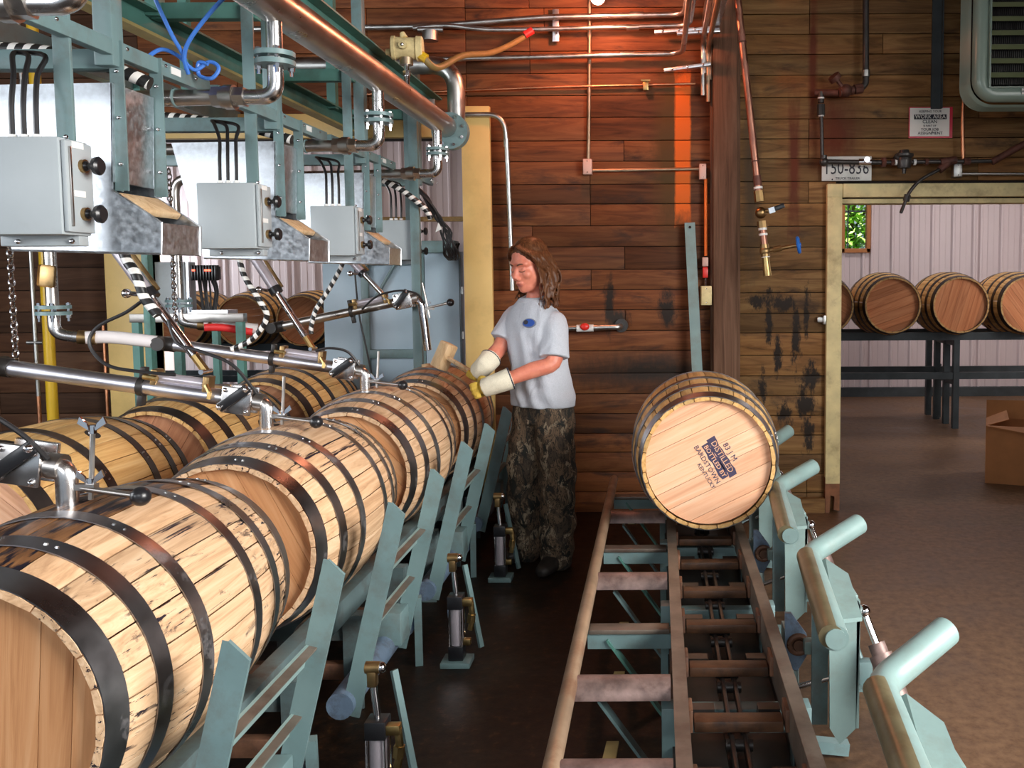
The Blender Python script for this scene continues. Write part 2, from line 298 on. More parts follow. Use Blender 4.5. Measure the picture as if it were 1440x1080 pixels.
# ---------------------------------------------------------------- mesh helpers
def frame_from(d):
    d = d.normalized(); a = Vector((0, 0, 1)) if abs(d.z) < .95 else Vector((1, 0, 0))
    x = a.cross(d).normalized(); y = d.cross(x).normalized(); return x, y
class MB:
    def __init__(s): s.b = bmesh.new()
    def box(s, c, size, rot=None, bev=0.0):
        hx, hy, hz = size[0]/2, size[1]/2, size[2]/2; c = Vector(c); R = rot or Matrix.Identity(3); vs = []
        for z in (-1, 1):
            for y in (-1, 1):
                for x in (-1, 1): vs.append(s.b.verts.new(c + R @ Vector((x*hx, y*hy, z*hz))))
        fs = [s.b.faces.new([vs[i] for i in f]) for f in ((0, 2, 3, 1), (4, 5, 7, 6), (0, 1, 5, 4), (2, 6, 7, 3), (0, 4, 6, 2), (1, 3, 7, 5))]
        if bev > 0:
            es = list({e for f in fs for e in f.edges}); bmesh.ops.bevel(s.b, geom=es, offset=bev, segments=2, affect='EDGES', profile=.5)
        return s
    def bar(s, a, b, w, h, up=(0, 0, 1), bev=0.0):
        """rectangular bar from a to b: h along `up`, w across"""
        a, b = Vector(a), Vector(b); d = (b-a); n = d.normalized(); u = Vector(up); x = n.cross(u)
        if x.length < 1e-4: x = n.cross(Vector((1, 0, 0)))
        x.normalize(); u = x.cross(n).normalized(); R = Matrix((x, n, u)).transposed()
        return s.box((a+b)/2, (w, d.length, h), R, bev)
    def cyl(s, a, b, r0, r1=None, n=14, caps=True):
        a, b = Vector(a), Vector(b); r1 = r0 if r1 is None else r1; x, y = frame_from(b-a); A, B2 = [], []
        for i in range(n):
            t = 2*PI*i/n; o = x*math.cos(t) + y*math.sin(t); A.append(s.b.verts.new(a+o*r0)); B2.append(s.b.verts.new(b+o*r1))
        for i in range(n): s.b.faces.new([A[i], A[(i+1) % n], B2[(i+1) % n], B2[i]])
        if caps: s.b.faces.new(A[::-1]); s.b.faces.new(B2)
        return s
    def tube(s, pts, r, n=10, caps=True, rad=None, sub=0, uv=False):
        P = [Vector(p) for p in pts]
        if sub: P = smooth_path(P, sub)
        rs = rad or [r]*len(P)
        if len(rs) != len(P): rs = [rs[0] + (rs[-1]-rs[0])*i/(len(P)-1) for i in range(len(P))]
        rings = []; px = None; lay = s.b.loops.layers.uv.verify() if uv else None; acc = [0.0]
        for i in range(1, len(P)): acc.append(acc[-1]+(P[i]-P[i-1]).length)
        for i, p in enumerate(P):
            d = (P[min(i+1, len(P)-1)] - P[max(i-1, 0)]).normalized()
            if px is None: x, y = frame_from(d)
            else:
                x = (px - d*px.dot(d)); x = x.normalized() if x.length > 1e-6 else frame_from(d)[0]; y = d.cross(x)
            px = x
            rings.append([s.b.verts.new(p + (x*math.cos(2*PI*k/n) + y*math.sin(2*PI*k/n))*rs[i]) for k in range(n)])
        for j in range(len(rings)-1):
            for k in range(n):
                f = s.b.faces.new([rings[j][k], rings[j][(k+1) % n], rings[j+1][(k+1) % n], rings[j+1][k]])
                if uv:
                    q = 14.0
                    for lp, (a_, b_) in zip(f.loops, ((acc[j], k), (acc[j], k+1), (acc[j+1], k+1), (acc[j+1], k))): lp[lay].uv = (a_*q, b_/n*.45)
        if caps: s.b.faces.new(rings[0][::-1]); s.b.faces.new(rings[-1])
        return s
    def pipe(s, pts, r, bend=.05, n=14, seg=6, caps=True):
        """pipe along a polyline with rounded elbows of radius `bend`"""
        return s.tube(fillet(pts, bend, seg), r, n, caps)
    def sph(s, c, r, n=14, m=9, sc=(1, 1, 1), R=None):
        g = bmesh.ops.create_uvsphere(s.b, u_segments=n, v_segments=m, radius=1.0); R = R or Matrix.Identity(3)
        for v in g['verts']: v.co = Vector(c) + R @ Vector((v.co.x*r*sc[0], v.co.y*r*sc[1], v.co.z*r*sc[2]))
        return s
    def lathe(s, a, axis, prof, n=20):
        """prof: (distance along axis, radius) from a"""
        a = Vector(a); d = Vector(axis).normalized(); x, y = frame_from(d); rings = []
        for t, r in prof: rings.append([s.b.verts.new(a + d*t + (x*math.cos(2*PI*k/n)+y*math.sin(2*PI*k/n))*max(r, 1e-4)) for k in range(n)])
        for j in range(len(rings)-1):
            for k in range(n): s.b.faces.new([rings[j][k], rings[j][(k+1) % n], rings[j+1][(k+1) % n], rings[j+1][k]])
        s.b.faces.new(rings[0][::-1]); s.b.faces.new(rings[-1]); return s
    def prism(s, poly, vec):
        v = Vector(vec); A = [s.b.verts.new(Vector(p)) for p in poly]; B2 = [s.b.verts.new(Vector(p)+v) for p in poly]; n = len(A)
        s.b.faces.new(A); s.b.faces.new(B2[::-1])
        for i in range(n): s.b.faces.new([A[i], B2[i], B2[(i+1) % n], A[(i+1) % n]])
        return s
    def torus(s, c, axis, R, r, n=24, m=8, a0=0, a1=2*PI):
        x, y = frame_from(Vector(axis)); pts = [Vector(c) + (x*math.cos(a0+(a1-a0)*k/n) + y*math.sin(a0+(a1-a0)*k/n))*R for k in range(n+1)]
        return s.tube(pts, r, m)
    def loft(s, secs, n=20, p=2.0):
        """secs: (centre, vec_a, vec_b) superellipse rings, capped"""
        rings = []
        for c, a, b in secs:
            ring = []
            for k in range(n):
                t = 2*PI*k/n; ca, sa = math.cos(t), math.sin(t)
                ring.append(s.b.verts.new(Vector(c) + Vector(a)*math.copysign(abs(ca)**(2/p), ca) + Vector(b)*math.copysign(abs(sa)**(2/p), sa)))
            rings.append(ring)
        for j in range(len(rings)-1):
            for k in range(n): s.b.faces.new([rings[j][k], rings[j][(k+1) % n], rings[j+1][(k+1) % n], rings[j+1][k]])
        s.b.faces.new(rings[0][::-1]); s.b.faces.new(rings[-1]); return s
    def mesh(s, name, off=Vector((0, 0, 0)), smooth=40):
        bmesh.ops.recalc_face_normals(s.b, faces=s.b.faces)
        if off.length: bmesh.ops.translate(s.b, verts=s.b.verts, vec=-off)
        me = bpy.data.meshes.new(name); s.b.to_mesh(me); s.b.free()
        if smooth: me.shade_smooth(); me.set_sharp_from_angle(angle=math.radians(smooth))
        return me
def smooth_path(P, sub):
    out = []; n = len(P)
    for i in range(n-1):
        p0, p1, p2, p3 = P[max(i-1, 0)], P[i], P[i+1], P[min(i+2, n-1)]
        for k in range(sub):
            t = k/sub; t2, t3 = t*t, t*t*t
            out.append(.5*((2*p1) + (p2-p0)*t + (2*p0-5*p1+4*p2-p3)*t2 + (3*p1-p0-3*p2+p3)*t3))
    out.append(P[-1]); return out
def fillet(pts, bend, seg=6):
    P = [Vector(p) for p in pts]; out = [P[0]]
    for i in range(1, len(P)-1):
        a, b, c = P[i-1], P[i], P[i+1]; d0 = (a-b); d1 = (c-b); q = min(bend, d0.length*.48, d1.length*.48)
        s0, s1 = b + d0.normalized()*q, b + d1.normalized()*q
        for k in range(seg+1):
            t = k/seg; out.append(s0*(1-t)**2 + b*2*t*(1-t) + s1*t*t)
    out.append(P[-1]); return out

KIDS = {}
def kid(o, parent):
    o.parent = parent
    if parent: KIDS.setdefault(parent.name, []).append(o)
def world_loc(o):
    v = Vector((0, 0, 0))
    while o: v = v + o.location; o = o.parent
    return v
def part(name, mb, mat, parent, smooth=40, label=None, world=True):
    """a part of `parent`; the builder holds world coordinates unless world=False"""
    me = mb.mesh(name, world_loc(parent) if (parent and world) else Vector((0, 0, 0)), smooth)
    me.materials.append(M[mat] if isinstance(mat, str) else mat)
    o = bpy.data.objects.new(name, me); COL.objects.link(o); kid(o, parent)
    if label: o['label'] = label
    return o
def thing(name, label, cat, loc=(0, 0, 0), group=None):
    o = bpy.data.objects.new(name, None); COL.objects.link(o); o.location = loc; o.empty_display_size = .1
    o['label'] = label; o['category'] = cat
    if group: o['group'] = group
    return o
def single(name, label, cat, mb, mat, loc=(0, 0, 0), group=None, smooth=40):
    me = mb.mesh(name, Vector(loc), smooth); me.materials.append(M[mat] if isinstance(mat, str) else mat)
    o = bpy.data.objects.new(name, me); COL.objects.link(o); o.location = loc; o['label'] = label; o['category'] = cat
    if group: o['group'] = group
    return o
def struct(name, mb, mat, smooth=0, loc=(0, 0, 0)):
    me = mb.mesh(name, Vector(loc), smooth); me.materials.append(M[mat]); o = bpy.data.objects.new(name, me); COL.objects.link(o); o.location = loc; o['kind'] = 'structure'; return o
def copy_tree(o, parent=None):
    c = o.copy(); COL.objects.link(c); c.parent = parent
    for ch in KIDS.get(o.name, []): copy_tree(ch, c)
    return c
def dup(o, loc, label, group=None, rot=None):
    c = copy_tree(o); c.location = loc; c['label'] = label
    if rot: c.rotation_euler = rot
    if group: c['group'] = group
    return c
def text_mesh(name, s, size, mat, extrude=.0008):
    cu = bpy.data.curves.new(name, 'FONT'); cu.body = s; cu.size = size; cu.extrude = extrude; cu.align_x = 'CENTER'; cu.align_y = 'CENTER'; cu.resolution_u = 2
    o = bpy.data.objects.new(name, cu); COL.objects.link(o); dg = bpy.context.evaluated_depsgraph_get(); dg.update()
    me = bpy.data.meshes.new_from_object(o.evaluated_get(dg)); bpy.data.objects.remove(o); me.name = name; me.materials.clear(); me.materials.append(M[mat]); return me
def text(name, s, size, loc, rot, mat, parent):
    o = bpy.data.objects.new(name, text_mesh(name, s, size, mat)); COL.objects.link(o); kid(o, parent)
    o.location = Vector(loc) - world_loc(parent); o.rotation_euler = rot; return o
M['olive_wear'] = paint('rubbed_olive_wear', (.15, .125, .07), .36, .25, .3, 7, dirt=(.085, .045, .018), dirt_amt=.7)
M['satin'] = metal('satin_stainless_tube', (.70, .69, .74), .34, .05, 9, rv=.04)
M['flex'] = paint('amber_flexible_hose', (.22, .15, .05), .5, 0, .15, 20)
M['teal_shade_grime'] = paint('shaded_grimy_teal', (.085, .125, .13), .5, 0, .25, 6, dirt=(.045, .028, .02), dirt_amt=.85)  # darker teal: shade under the barrels put into the colour, plus grime
M['logo_grey'] = flat('logo_grey', (.17, .19, .25), .8); M['logo_blue'] = flat('logo_blue', (.02, .075, .34), .8)
# ---------------------------------------------------------------- setting
WY = 5.9                                                     # front face of the plank wall
struct('floor', MB().box((0, 4.6, -.05), (13, 15.4, .1)), 'floor')
struct('ceiling', MB().box((-.6, 4.6, 3.98), (11.8, 15.0, .1)), 'plank_dark')
mb = MB().box((-5.3, -.95, 1.95), (.12, 3.5, 3.9)); mb.box((-5.3, 4.2, 1.95), (.12, 3.4, 3.9)); mb.box((-5.3, 1.6, .45), (.12, 1.9, .9)); mb.box((-5.3, 1.6, 3.4), (.12, 1.9, 1.0))
struct('wall_left', mb, 'plank_dark')
mb = MB().box((3.75, 3.9, 1.95), (.12, 4.2, 3.9)); mb.box((3.75, .2, 3.7), (.12, 3.2, .4)); mb.box((3.75, -2.0, 1.95), (.12, 1.4, 3.9))
struct('wall_right', mb, 'plank_dark')
# plank wall: dark core, then single boards nailed on it
OPEN = [(-3.375, -1.24, 2.50), (1.215, 3.2, 2.095)]           # doorways x0, x1, top
mb = MB()
mb.box((-4.3075, WY+.09, 1.97), (1.865, .12, 3.94)); mb.box((-.0125, WY+.09, 1.97), (2.455, .12, 3.94)); mb.box((3.48, WY+.09, 1.97), (.56, .12, 3.94))
mb.box((-2.3075, WY+.09, 3.22), (2.135, .12, 1.44)); mb.box((2.2075, WY+.09, 3.017), (1.985, .12, 1.844))
wall = struct('wall_back', mb, 'core')
def clip_rows(x0, x1, z0, z1, mat, joints, hole=None):
    z = z0; k = 0
    while z < z1 - .02:
        h = random.choice((.128, .138, .142, .15, .134)); h = min(h, z1 - z)
        js = sorted(x0 + (x1-x0)*random.choice(joints) for _ in range(1)) if joints else []
        xs = [x0] + js + [x1]
        for a, b in zip(xs, xs[1:]):
            segs = [(a, b)]
            if hole:
                hx0, hx1, ht = hole
                if z < ht - .03:
                    segs = [(p, q) for p, q in ((a, min(b, hx0)), (max(a, hx1), b)) if q - p > .03]
            for p, q in segs:
                d = random.uniform(0, .006)
                m = MB().box(((p+q)/2, WY + .013 + d, z + h/2), (q-p-.003, .026, h-.0045), bev=.0022)
                me = m.mesh('plank', Vector(((p+q)/2, WY, z+h/2)), 30); me.materials.append(M[mat])
                o = bpy.data.objects.new('plank', me); COL.objects.link(o); o.location = ((p+q)/2, WY, z+h/2); o.parent = wall
        z += h; k += 1
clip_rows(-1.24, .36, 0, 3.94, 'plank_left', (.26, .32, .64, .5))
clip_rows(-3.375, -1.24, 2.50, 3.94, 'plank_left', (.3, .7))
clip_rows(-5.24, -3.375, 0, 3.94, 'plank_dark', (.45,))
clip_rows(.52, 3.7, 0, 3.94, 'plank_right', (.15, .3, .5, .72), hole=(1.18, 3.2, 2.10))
# timber post
mb = MB().box((.44, WY-.06, 1.97), (.155, .12, 3.94), bev=.008); mb.box((.362, WY-.02, 1.97), (.03, .05, 3.94), bev=.006); mb.box((.53, WY-.015, 1.97), (.03, .03, 3.94))
po = struct('column_timber', mb, 'post', 30)
# doorway trim
mb = MB().box((1.162, WY-.02, 1.19), (.098, .05, 1.985), bev=.004); d1 = struct('trim_1', mb, 'yellow_trim', 30)
part('rotten_foot', MB().prism([(1.115, WY-.043, .0), (1.145, WY-.043, 0), (1.15, WY-.043, .12), (1.175, WY-.043, .11), (1.172, WY-.043, .02), (1.21, WY-.043, .015), (1.21, WY-.043, .21), (1.185, WY-.043, .26), (1.15, WY-.043, .2), (1.112, WY-.043, .24)], (0, .045, 0)), 'yellow_trim_bare', d1, 0, 'bare dark rotten wood')
struct('trim_2', MB().box((1.162, WY-.022, 2.14), (.1, .05, .085), bev=.004), 'yellow_trim', 30)
struct('trim_3', MB().box((2.21, WY-.02, 2.14), (1.99, .05, .088), bev=.004), 'yellow_trim', 30)
struct('trim_4', MB().box((2.2, WY+.085, 2.075), (1.98, .13, .03)), 'yellow_trim', 0)
struct('baseboard_back', MB().box((.9, WY-.03, .05), (.42, .05, .1)), 'plank_right', 0)
single('latch', 'small grey steel latch on the doorway trim beside the scorched boards', 'latch', MB().box((1.085, WY-.02, 1.295), (.06, .03, .035), bev=.004).box((1.10, WY-.03, 1.295), (.018, .05, .06), bev=.003), 'galv_pipe', (1.085, WY-.02, 1.295))
struct('trim_5', MB().box((-2.27, WY-.01, 2.575), (2.3, .06, .155), bev=.004), 'yellow_ply', 30)
struct('trim_6', MB().box((-3.50, WY-.03, 1.32), (.25, .05, 2.64), bev=.003), 'yellow_ply', 30)
struct('trim_7', MB().box((-3.40, WY+.08, 1.24), (.05, .16, 2.48)), 'yellow_trim', 30)
mb = MB().box((-1.163, 5.80, 1.42), (.182, .045, 2.52), bev=.003)
dr = single('sliding_door_panel', 'tall yellow painted plywood panel beside the man, edge of the open doorway', 'door panel', mb, 'yellow_ply', (-1.163, 5.80, .16))
# room behind: pale ribbed metal siding in sheets, floor sill, window
def ribbed(x0, x1, z0, z1, y):
    m = MB(); prof = []; x = x0
    while x < x1 - 1e-4:
        for dx, dy in ((0, 0), (.018, -.034), (.045, -.034), (.063, 0), (.12, 0), (.13, -.005), (.20, -.005), (.21, 0)):
            if x + dx <= x1: prof.append((x+dx, y+dy))
        x += .27
    prof.append((x1, y)); rows = []
    for z in (z0, z1): rows.append([m.b.verts.new((px, py, z)) for px, py in prof])
    for i in range(len(prof)-1): m.b.faces.new([rows[0][i], rows[0][i+1], rows[1][i+1], rows[1][i]])
    return m
RY = 11.7
rear = struct('wall_rear', MB().box((-2.7, RY+.12, 1.97), (10.2, .08, 3.94)).box((4.25, RY+.12, 1.97), (2.96, .08, 3.94)).box((2.585, RY+.12, .955), (.37, .08, 1.91)).box((2.585, RY+.12, 3.27), (.37, .08, 1.34)), 'core')
x = -7.5
while x < 5.6:
    if x < 2.77 and x + .9 > 2.41:
        for a, b, c, d in ((x, 2.395, 0, 3.9), (2.395, 2.775, 0, 1.91), (2.395, 2.775, 2.60, 3.9), (2.775, x+.9, 0, 3.9)):
            if b - a > .01: part('metal_sheet', ribbed(a, b, c, d, RY), 'metal_wall', rear, 0)
    else: part('metal_sheet', ribbed(x, x+.9, 0, 3.9, RY), 'metal_wall', rear, 0)
    x += .9
struct('baseboard_rear', MB().box((-.9, RY-.06, .06), (13, .08, .12)), 'rack')
struct('wall_rear_left', MB().box((-7.65, 8.9, 1.97), (.1, 2.4, 3.94)), 'metal_wall'); struct('wall_rear_right', MB().box((5.7, 8.9, 1.97), (.1, 6, 3.94)), 'metal_wall')
wn = struct('window_1', MB().box((2.75, RY-.03, 2.255), (.05, .1, .73), bev=.004).box((2.415, RY-.03, 2.255), (.05, .1, .73), bev=.004).box((2.585, RY-.03, 1.915), (.38, .1, .055), bev=.004).box((2.585, RY-.03, 2.62), (.38, .1, .05), bev=.004), 'cardboard', 30)
part('window_bar', MB().box((2.585, RY+.03, 2.43), (.33, .03, .02)).box((2.50, RY+.03, 2.255), (.014, .03, .66)), 'rack', wn, 0)
part('pane', MB().box((2.585, RY+.035, 2.26), (.30, .005, .66)), 'glass', wn, 0)
struct('beam_rear', MB().box((-2.2, RY-.5, 2.32), (6, .08, .06)), 'bronze')
# shrub outside the window: leaves on twigs
def shrub():
    t = thing('shrub', 'sunlit green leafy shrub seen through the small window', 'shrub', (2.7, 13.2, 0))
    m = MB()
    for k in range(7): m.tube([(2.7, 13.2, 0), (2.7+random.uniform(-.3, .3), 13.2, 1.4), (2.7+random.uniform(-.9, .9), 13.2+random.uniform(-.3, .3), 2.6+random.uniform(0, .8))], .02, 6, sub=3)
    part('stem', m, 'bark', t)
    m = MB(); rnd = random.Random(5)
    for k in range(2600):
        c = Vector((2.85+rnd.gauss(0, .55), 13.2+rnd.gauss(0, .25), 2.25+rnd.gauss(0, .55)))
        R = Euler((rnd.uniform(-1, 1), rnd.uniform(-.6, .6), rnd.uniform(0, 6.3))).to_matrix(); s_ = rnd.uniform(.04, .085)
        v = [m.b.verts.new(c + R @ Vector(p)*s_) for p in ((0, -1, 0), (.5, 0, .12), (0, 1, 0), (-.5, 0, .12))]
        m.b.faces.new(v[:3]); m.b.faces.new([v[0], v[2], v[3]])
    o = part('foliage', m, 'gravel', t, 0); o['kind'] = 'stuff'
shrub()

# ---------------------------------------------------------------- barrels
BL, RB, RC = .87, .335, .283                                 # length, bilge radius, chime radius
def prof_r(y): return RC + (RB-RC)*(1-(abs(y)/(BL/2))**2.1)
def stave_mesh(a0, a1, bunghole=False):
    m = MB(); na = 3; g = .0035; ys = [-.435, -.40, -.33, -.22, -.11, 0, .11, .22, .33, .40, .435]; rows_o, rows_i = [], []
    for y in ys:
        r = prof_r(y); da = g/r/2; ro, ri = [], []
        for k in range(na+1):
            t = a0 + da + (a1-a0-2*da)*k/na; edge = .0025 if k in (0, na) else 0
            ro.append(m.b.verts.new((math.sin(t)*(r-edge), y, math.cos(t)*(r-edge))))
        rr = r - .026
        if abs(y) > .39: rr = r - .015
        for t in (a0+da, a1-da): ri.append(m.b.verts.new((math.sin(t)*rr, y, math.cos(t)*rr)))
        rows_o.append(ro); rows_i.append(ri)
    for j in range(len(ys)-1):
        for k in range(na): m.b.faces.new([rows_o[j][k], rows_o[j][k+1], rows_o[j+1][k+1], rows_o[j+1][k]])
        m.b.faces.new([rows_o[j][0], rows_o[j+1][0], rows_i[j+1][0], rows_i[j][0]])
        m.b.faces.new([rows_o[j][na], rows_i[j][1], rows_i[j+1][1], rows_o[j+1][na]])
        m.b.faces.new([rows_i[j][0], rows_i[j+1][0], rows_i[j+1][1], rows_i[j][1]])
    for j, fl in ((0, 1), (len(ys)-1, -1)):
        m.b.faces.new(([rows_i[j][0]] + rows_o[j] + [rows_i[j][1]])[::fl])
    return m
STAVES = []
rnd = random.Random(11); ws = [rnd.uniform(.7, 1.35) for _ in range(27)]; ws[0] = 1.3; tot = sum(ws); a = -ws[0]/tot*PI
for q in ws:
    STAVES.append((a, a + q/tot*2*PI)); a += q/tot*2*PI
STAVE_ME = [stave_mesh(a0, a1).mesh('stave', smooth=35) for a0, a1 in STAVES]
def hoop_mesh(y0, y1):
    m = MB(); n = 64; R0, R1 = prof_r(y0), prof_r(y1); th = .0032; rings = []
    for r, y in ((R0+.0005, y0), (R0+th, y0), (R1+th, y1), (R1+.0005, y1)):
        rings.append([m.b.verts.new((math.sin(2*PI*k/n)*r, y, math.cos(2*PI*k/n)*r)) for k in range(n)])
    for j in range(4):
        for k in range(n): m.b.faces.new([rings[j][k], rings[j][(k+1) % n], rings[(j+1) % 4][(k+1) % n], rings[(j+1) % 4][k]])
    return m.mesh('hoop', smooth=30)
HOOPS = [(-.434, -.378), (-.300, -.255), (-.150, -.108), (.108, .150), (.255, .300), (.378, .434)]
HOOP_ME = [hoop_mesh(*h) for h in HOOPS]
def rivet_mesh(y0, y1, a0):
    m = MB(); y = (y0+y1)/2; r = prof_r(y) + .003
    for da in (0, .075):
        d = Vector((math.sin(a0+da), 0, math.cos(a0+da))); c = d*r + Vector((0, y, 0)); m.cyl(c - d*.002, c + d*.003, .006, .0035, 8)
    # lap of the hoop end
    d = Vector((math.sin(a0+.13), 0, math.cos(a0+.13))); x = Vector((math.cos(a0+.13), 0, -math.sin(a0+.13)))
    return m.mesh('rivet', smooth=30)
RIVET_ME = [rivet_mesh(*h, a0) for h, a0 in zip(HOOPS, (.2, .35, .5, .42, .3, .25))]
def head_meshes(n=7, seed=3):
    rnd = random.Random(seed); R = .2665; ws = [rnd.uniform(.8, 1.25) for _ in range(n)]; t = sum(ws); z = -R; out = []
    for q in ws:
        z1 = z + q/t*2*R; a, b = z + .0008, z1 - .0008; pts = []
        for k in range(9):
            zz = a + (b-a)*k/8; xx = math.sqrt(max(1e-6, R*R-zz*zz)); pts.append((xx, zz))
        poly = [(x, -.018, zz) for x, zz in pts] + [(-x, -.018, zz) for x, zz in pts[::-1]]
        m = MB().prism(poly, (0, .018, 0)); out.append(m.mesh('head_board', smooth=0)); z = z1
    return out
HEAD_ME = head_meshes()
def copy_part(name, me, mat, parent, loc=(0, 0, 0), rot=(0, 0, 0)):
    me2 = me
    if me.materials and me.materials[0] is not M[mat]: me2 = SHARED.get((me.name, mat))
    if me2 is None or not me2.materials:
        if not me.materials: me2 = me; me2.materials.append(M[mat]); SHARED[(me.name, mat)] = me2
        else: me2 = me.copy(); me2.materials.clear(); me2.materials.append(M[mat]); SHARED[(me.name, mat)] = me2
    o = bpy.data.objects.new(name, me2); COL.objects.link(o); o.location = loc; o.rotation_euler = rot; kid(o, parent); return o
SHARED = {}
def barrel(loc, label, group, stave='oak', head='head', hoop='hoop', roll=0.0, grain=.35, stained=None, yaw=0.0, wet=0.0, rivets=True, bung=False, tail=True):
    t = thing('barrel', label, 'barrel', loc, group); t.rotation_euler = (0, roll, yaw); rnd = random.Random(int(abs(loc[0]*97+loc[1]*131)*10))
    for me, (a0, a1) in zip(STAVE_ME, STAVES):
        mid = (a0+a1)/2; up = abs(((mid + roll + PI) % (2*PI)) - PI); mat = stave
        if stained and up < stained and rnd.random() < .8: mat = 'oak_stained'
        if wet and abs((((mid + roll + .35) + PI) % (2*PI)) - PI) < wet: mat = 'oak_wet'
        copy_part('stave', me, mat, t)
    for me, rv, h in zip(HOOP_ME, RIVET_ME, HOOPS):
        hp = copy_part('hoop', me, hoop, t)
        if rivets: copy_part('rivet', rv, 'rivet', hp)
    for me in HEAD_ME:
        copy_part('head_board', me, head, t, (0, -.390, 0), (0, grain, 0))
        if tail: copy_part('head_board', me, head, t, (0, .408, 0), (0, grain, 0))
    if bung: part('bung', MB().cyl((0, 0, RB-.004), (0, 0, RB+.014), .027, .025, 16), 'mallet', t, world=False)
    else: part('bung_hole', MB().cyl((0, 0, RB-.01), (0, 0, RB+.0012), .027, .027, 16), 'core', t, world=False)
    return t
P = 1.0755
NX, NZ = -1.365, .72
barrel((NX, 2.11, NZ), 'nearest whiskey barrel, pale oak with wet black streaks across its top', 'barrels being filled in the near row', stained=1.9, wet=.55, roll=-.1, head='head', grain=1.75)
barrel((NX, 2.11+P, NZ), 'pale oak barrel under the spout with the brass-bracketed lowered arm, second of the filling row', 'barrels being filled in the near row', roll=-.1, grain=1.2, stained=.9)
barrel((NX, 2.11+2*P, NZ), 'pale oak barrel third from the camera, lowered spout with wing rod on its top', 'barrels being filled in the near row', roll=-.1, grain=.9)
barrel((NX, 2.11+3*P, NZ), 'farthest barrel of the filling row, man with mallet leaning over it', 'barrels being filled in the near row', roll=-.1, grain=.4, bung=True)
barrel((-2.21, 3.19, NZ+.01), 'warm brown dark-hooped barrel directly behind the nearest whiskey barrel', 'barrels standing in the far row', 'oak_warm', 'head_pale', 'hoop_dark', roll=.5, grain=.2)
barrel((-2.21, 4.25, NZ+.01), 'dark-headed barrel under the long chrome pipe, behind the filling row', 'barrels standing in the far row', 'oak_warm', 'head_dark', 'hoop_dark', roll=1.1, grain=1.0)
barrel((-2.21, 5.33, NZ+.01), 'farthest barrel of the rear row beside the blue-grey cabinet', 'barrels standing in the far row', 'oak_warm', 'head_dark', 'hoop_dark', roll=2.0, grain=.6)
CB = barrel((.212, 4.14, .795), 'single barrel with purple stamp on its pale head, riding the chain conveyor', None, 'oak_warm', 'head_pale', 'hoop', roll=.9, grain=-.45-.9)
def stamp(t):
    # stencilled lines on the near head, running downward at about sixty degrees
    R = Matrix.Rotation(-.9, 4, 'Y'); base = Vector((.045, -.4090, .015)); ang = 1.02
    rt = Matrix.Rotation(ang, 4, 'Y')
    def put(name, s, size, off, mat, ex=.0006):
        o = bpy.data.objects.new(name, text_mesh(name, s, size, mat, ex)); COL.objects.link(o); kid(o, t)
        loc = base + rt @ Vector(off); o.matrix_local = R @ Matrix.Translation(loc) @ rt @ Matrix.Rotation(PI/2, 4, 'X'); return o
    put('stamp_text', '83 J M', .034, (0, 0, .055), 'stamp'); put('stamp_text', 'DISTILLED', .034, (.0, 0, .016), 'head_pale', .0012)
    put('stamp_text', 'BOTTLED BY', .027, (0, 0, -.020), 'head_pale', .0012); put('stamp_text', 'BARDSTOWN', .030, (-.005, 0, -.056), 'stamp'); put('stamp_text', 'KENTUCKY', .024, (.035, 0, -.085), 'stamp')
    m = MB(); rnd = random.Random(3)
    for (cx, cz, w_, h_) in ((0, .015, .19, .036), (.0, -.02, .17, .032)):
        poly = [(cx - w_/2 + w_*k/8, 0, cz - h_/2 + rnd.uniform(-.004, .004)) for k in range(9)] + [(cx + w_/2 - w_*k/8, 0, cz + h_/2 + rnd.uniform(-.004, .004)) for k in range(9)]
        m.prism([R @ (base + rt @ Vector((p[0], .0008, p[2]))) for p in poly], R @ Vector((0, .001, 0)))
    part('stamp_block', m, 'stamp', t, 0, world=False)
stamp(CB)
gy = 'barrels racked in the room behind, right doorway'
for k, (bx, lb) in enumerate(((1.70, 'racked barrel half hidden by the yellow door trim'), (2.38, 'racked barrel under the small green window'), (3.07, 'racked barrel between two others, above the rack leg'), (3.75, 'racked barrel cut off by the picture edge, above the cardboard box'))):
    barrel((bx, 9.42, 1.285), lb, gy, 'oak_warm', 'head_back', 'hoop_dark', roll=k*1.3, grain=.6+k*.9, rivets=False, tail=False)
for k, (bx, lb) in enumerate(((-5.36, 'racked barrel mostly hidden behind the black display with red lights'), (-4.68, 'racked barrel behind the white hose with the red stripe'), (-4.0, 'racked barrel beside the blue-grey cabinet in the left doorway'))):
    barrel((bx, 10.4, 1.115), lb, 'barrels racked in the room behind, left doorway', 'oak_warm', 'head_back', 'hoop_dark', roll=k*1.7, grain=.3+k, rivets=False, tail=False)
# racks
def rack(name, label, x0, x1, y0, top, low, legs, loc):
    t = thing(name, label, 'rack', loc); d = .62
    for yy in (y0, y0+d): part('deck_rail', MB().box(((x0+x1)/2, yy, top-.04), (x1-x0, .06, .08)), 'rack', t)
    for yy in (y0, y0+d): part('lower_rail', MB().box(((x0+x1)/2, yy, low), (x1-x0, .05, .07)), 'rack', t)
    for lx in legs:
        for yy in (y0, y0+.3, y0+d, y0+.92): part('leg', MB().box((lx, yy, top/2-.04), (.06, .06, top-.08)), 'rack', t)
        part('cross_bar', MB().box((lx, y0+.31, top-.11), (.05, .62, .06)), 'rack', t); part('cross_bar', MB().box((lx, y0+.31, low-.07), (.05, .62, .05)), 'rack', t)
        for q in (.46, .75): part('leg_stub', MB().box((lx+.06, y0+q, .3), (.05, .05, .6)), 'rack', t)
    return t
rack('barrel_rack', 'dark steel rack holding barrels in the room beyond the right doorway', .9, 5.3, 9.15, 1.0, .55, (3.08, 5.2, .95), (3.08, 9.4, 0))
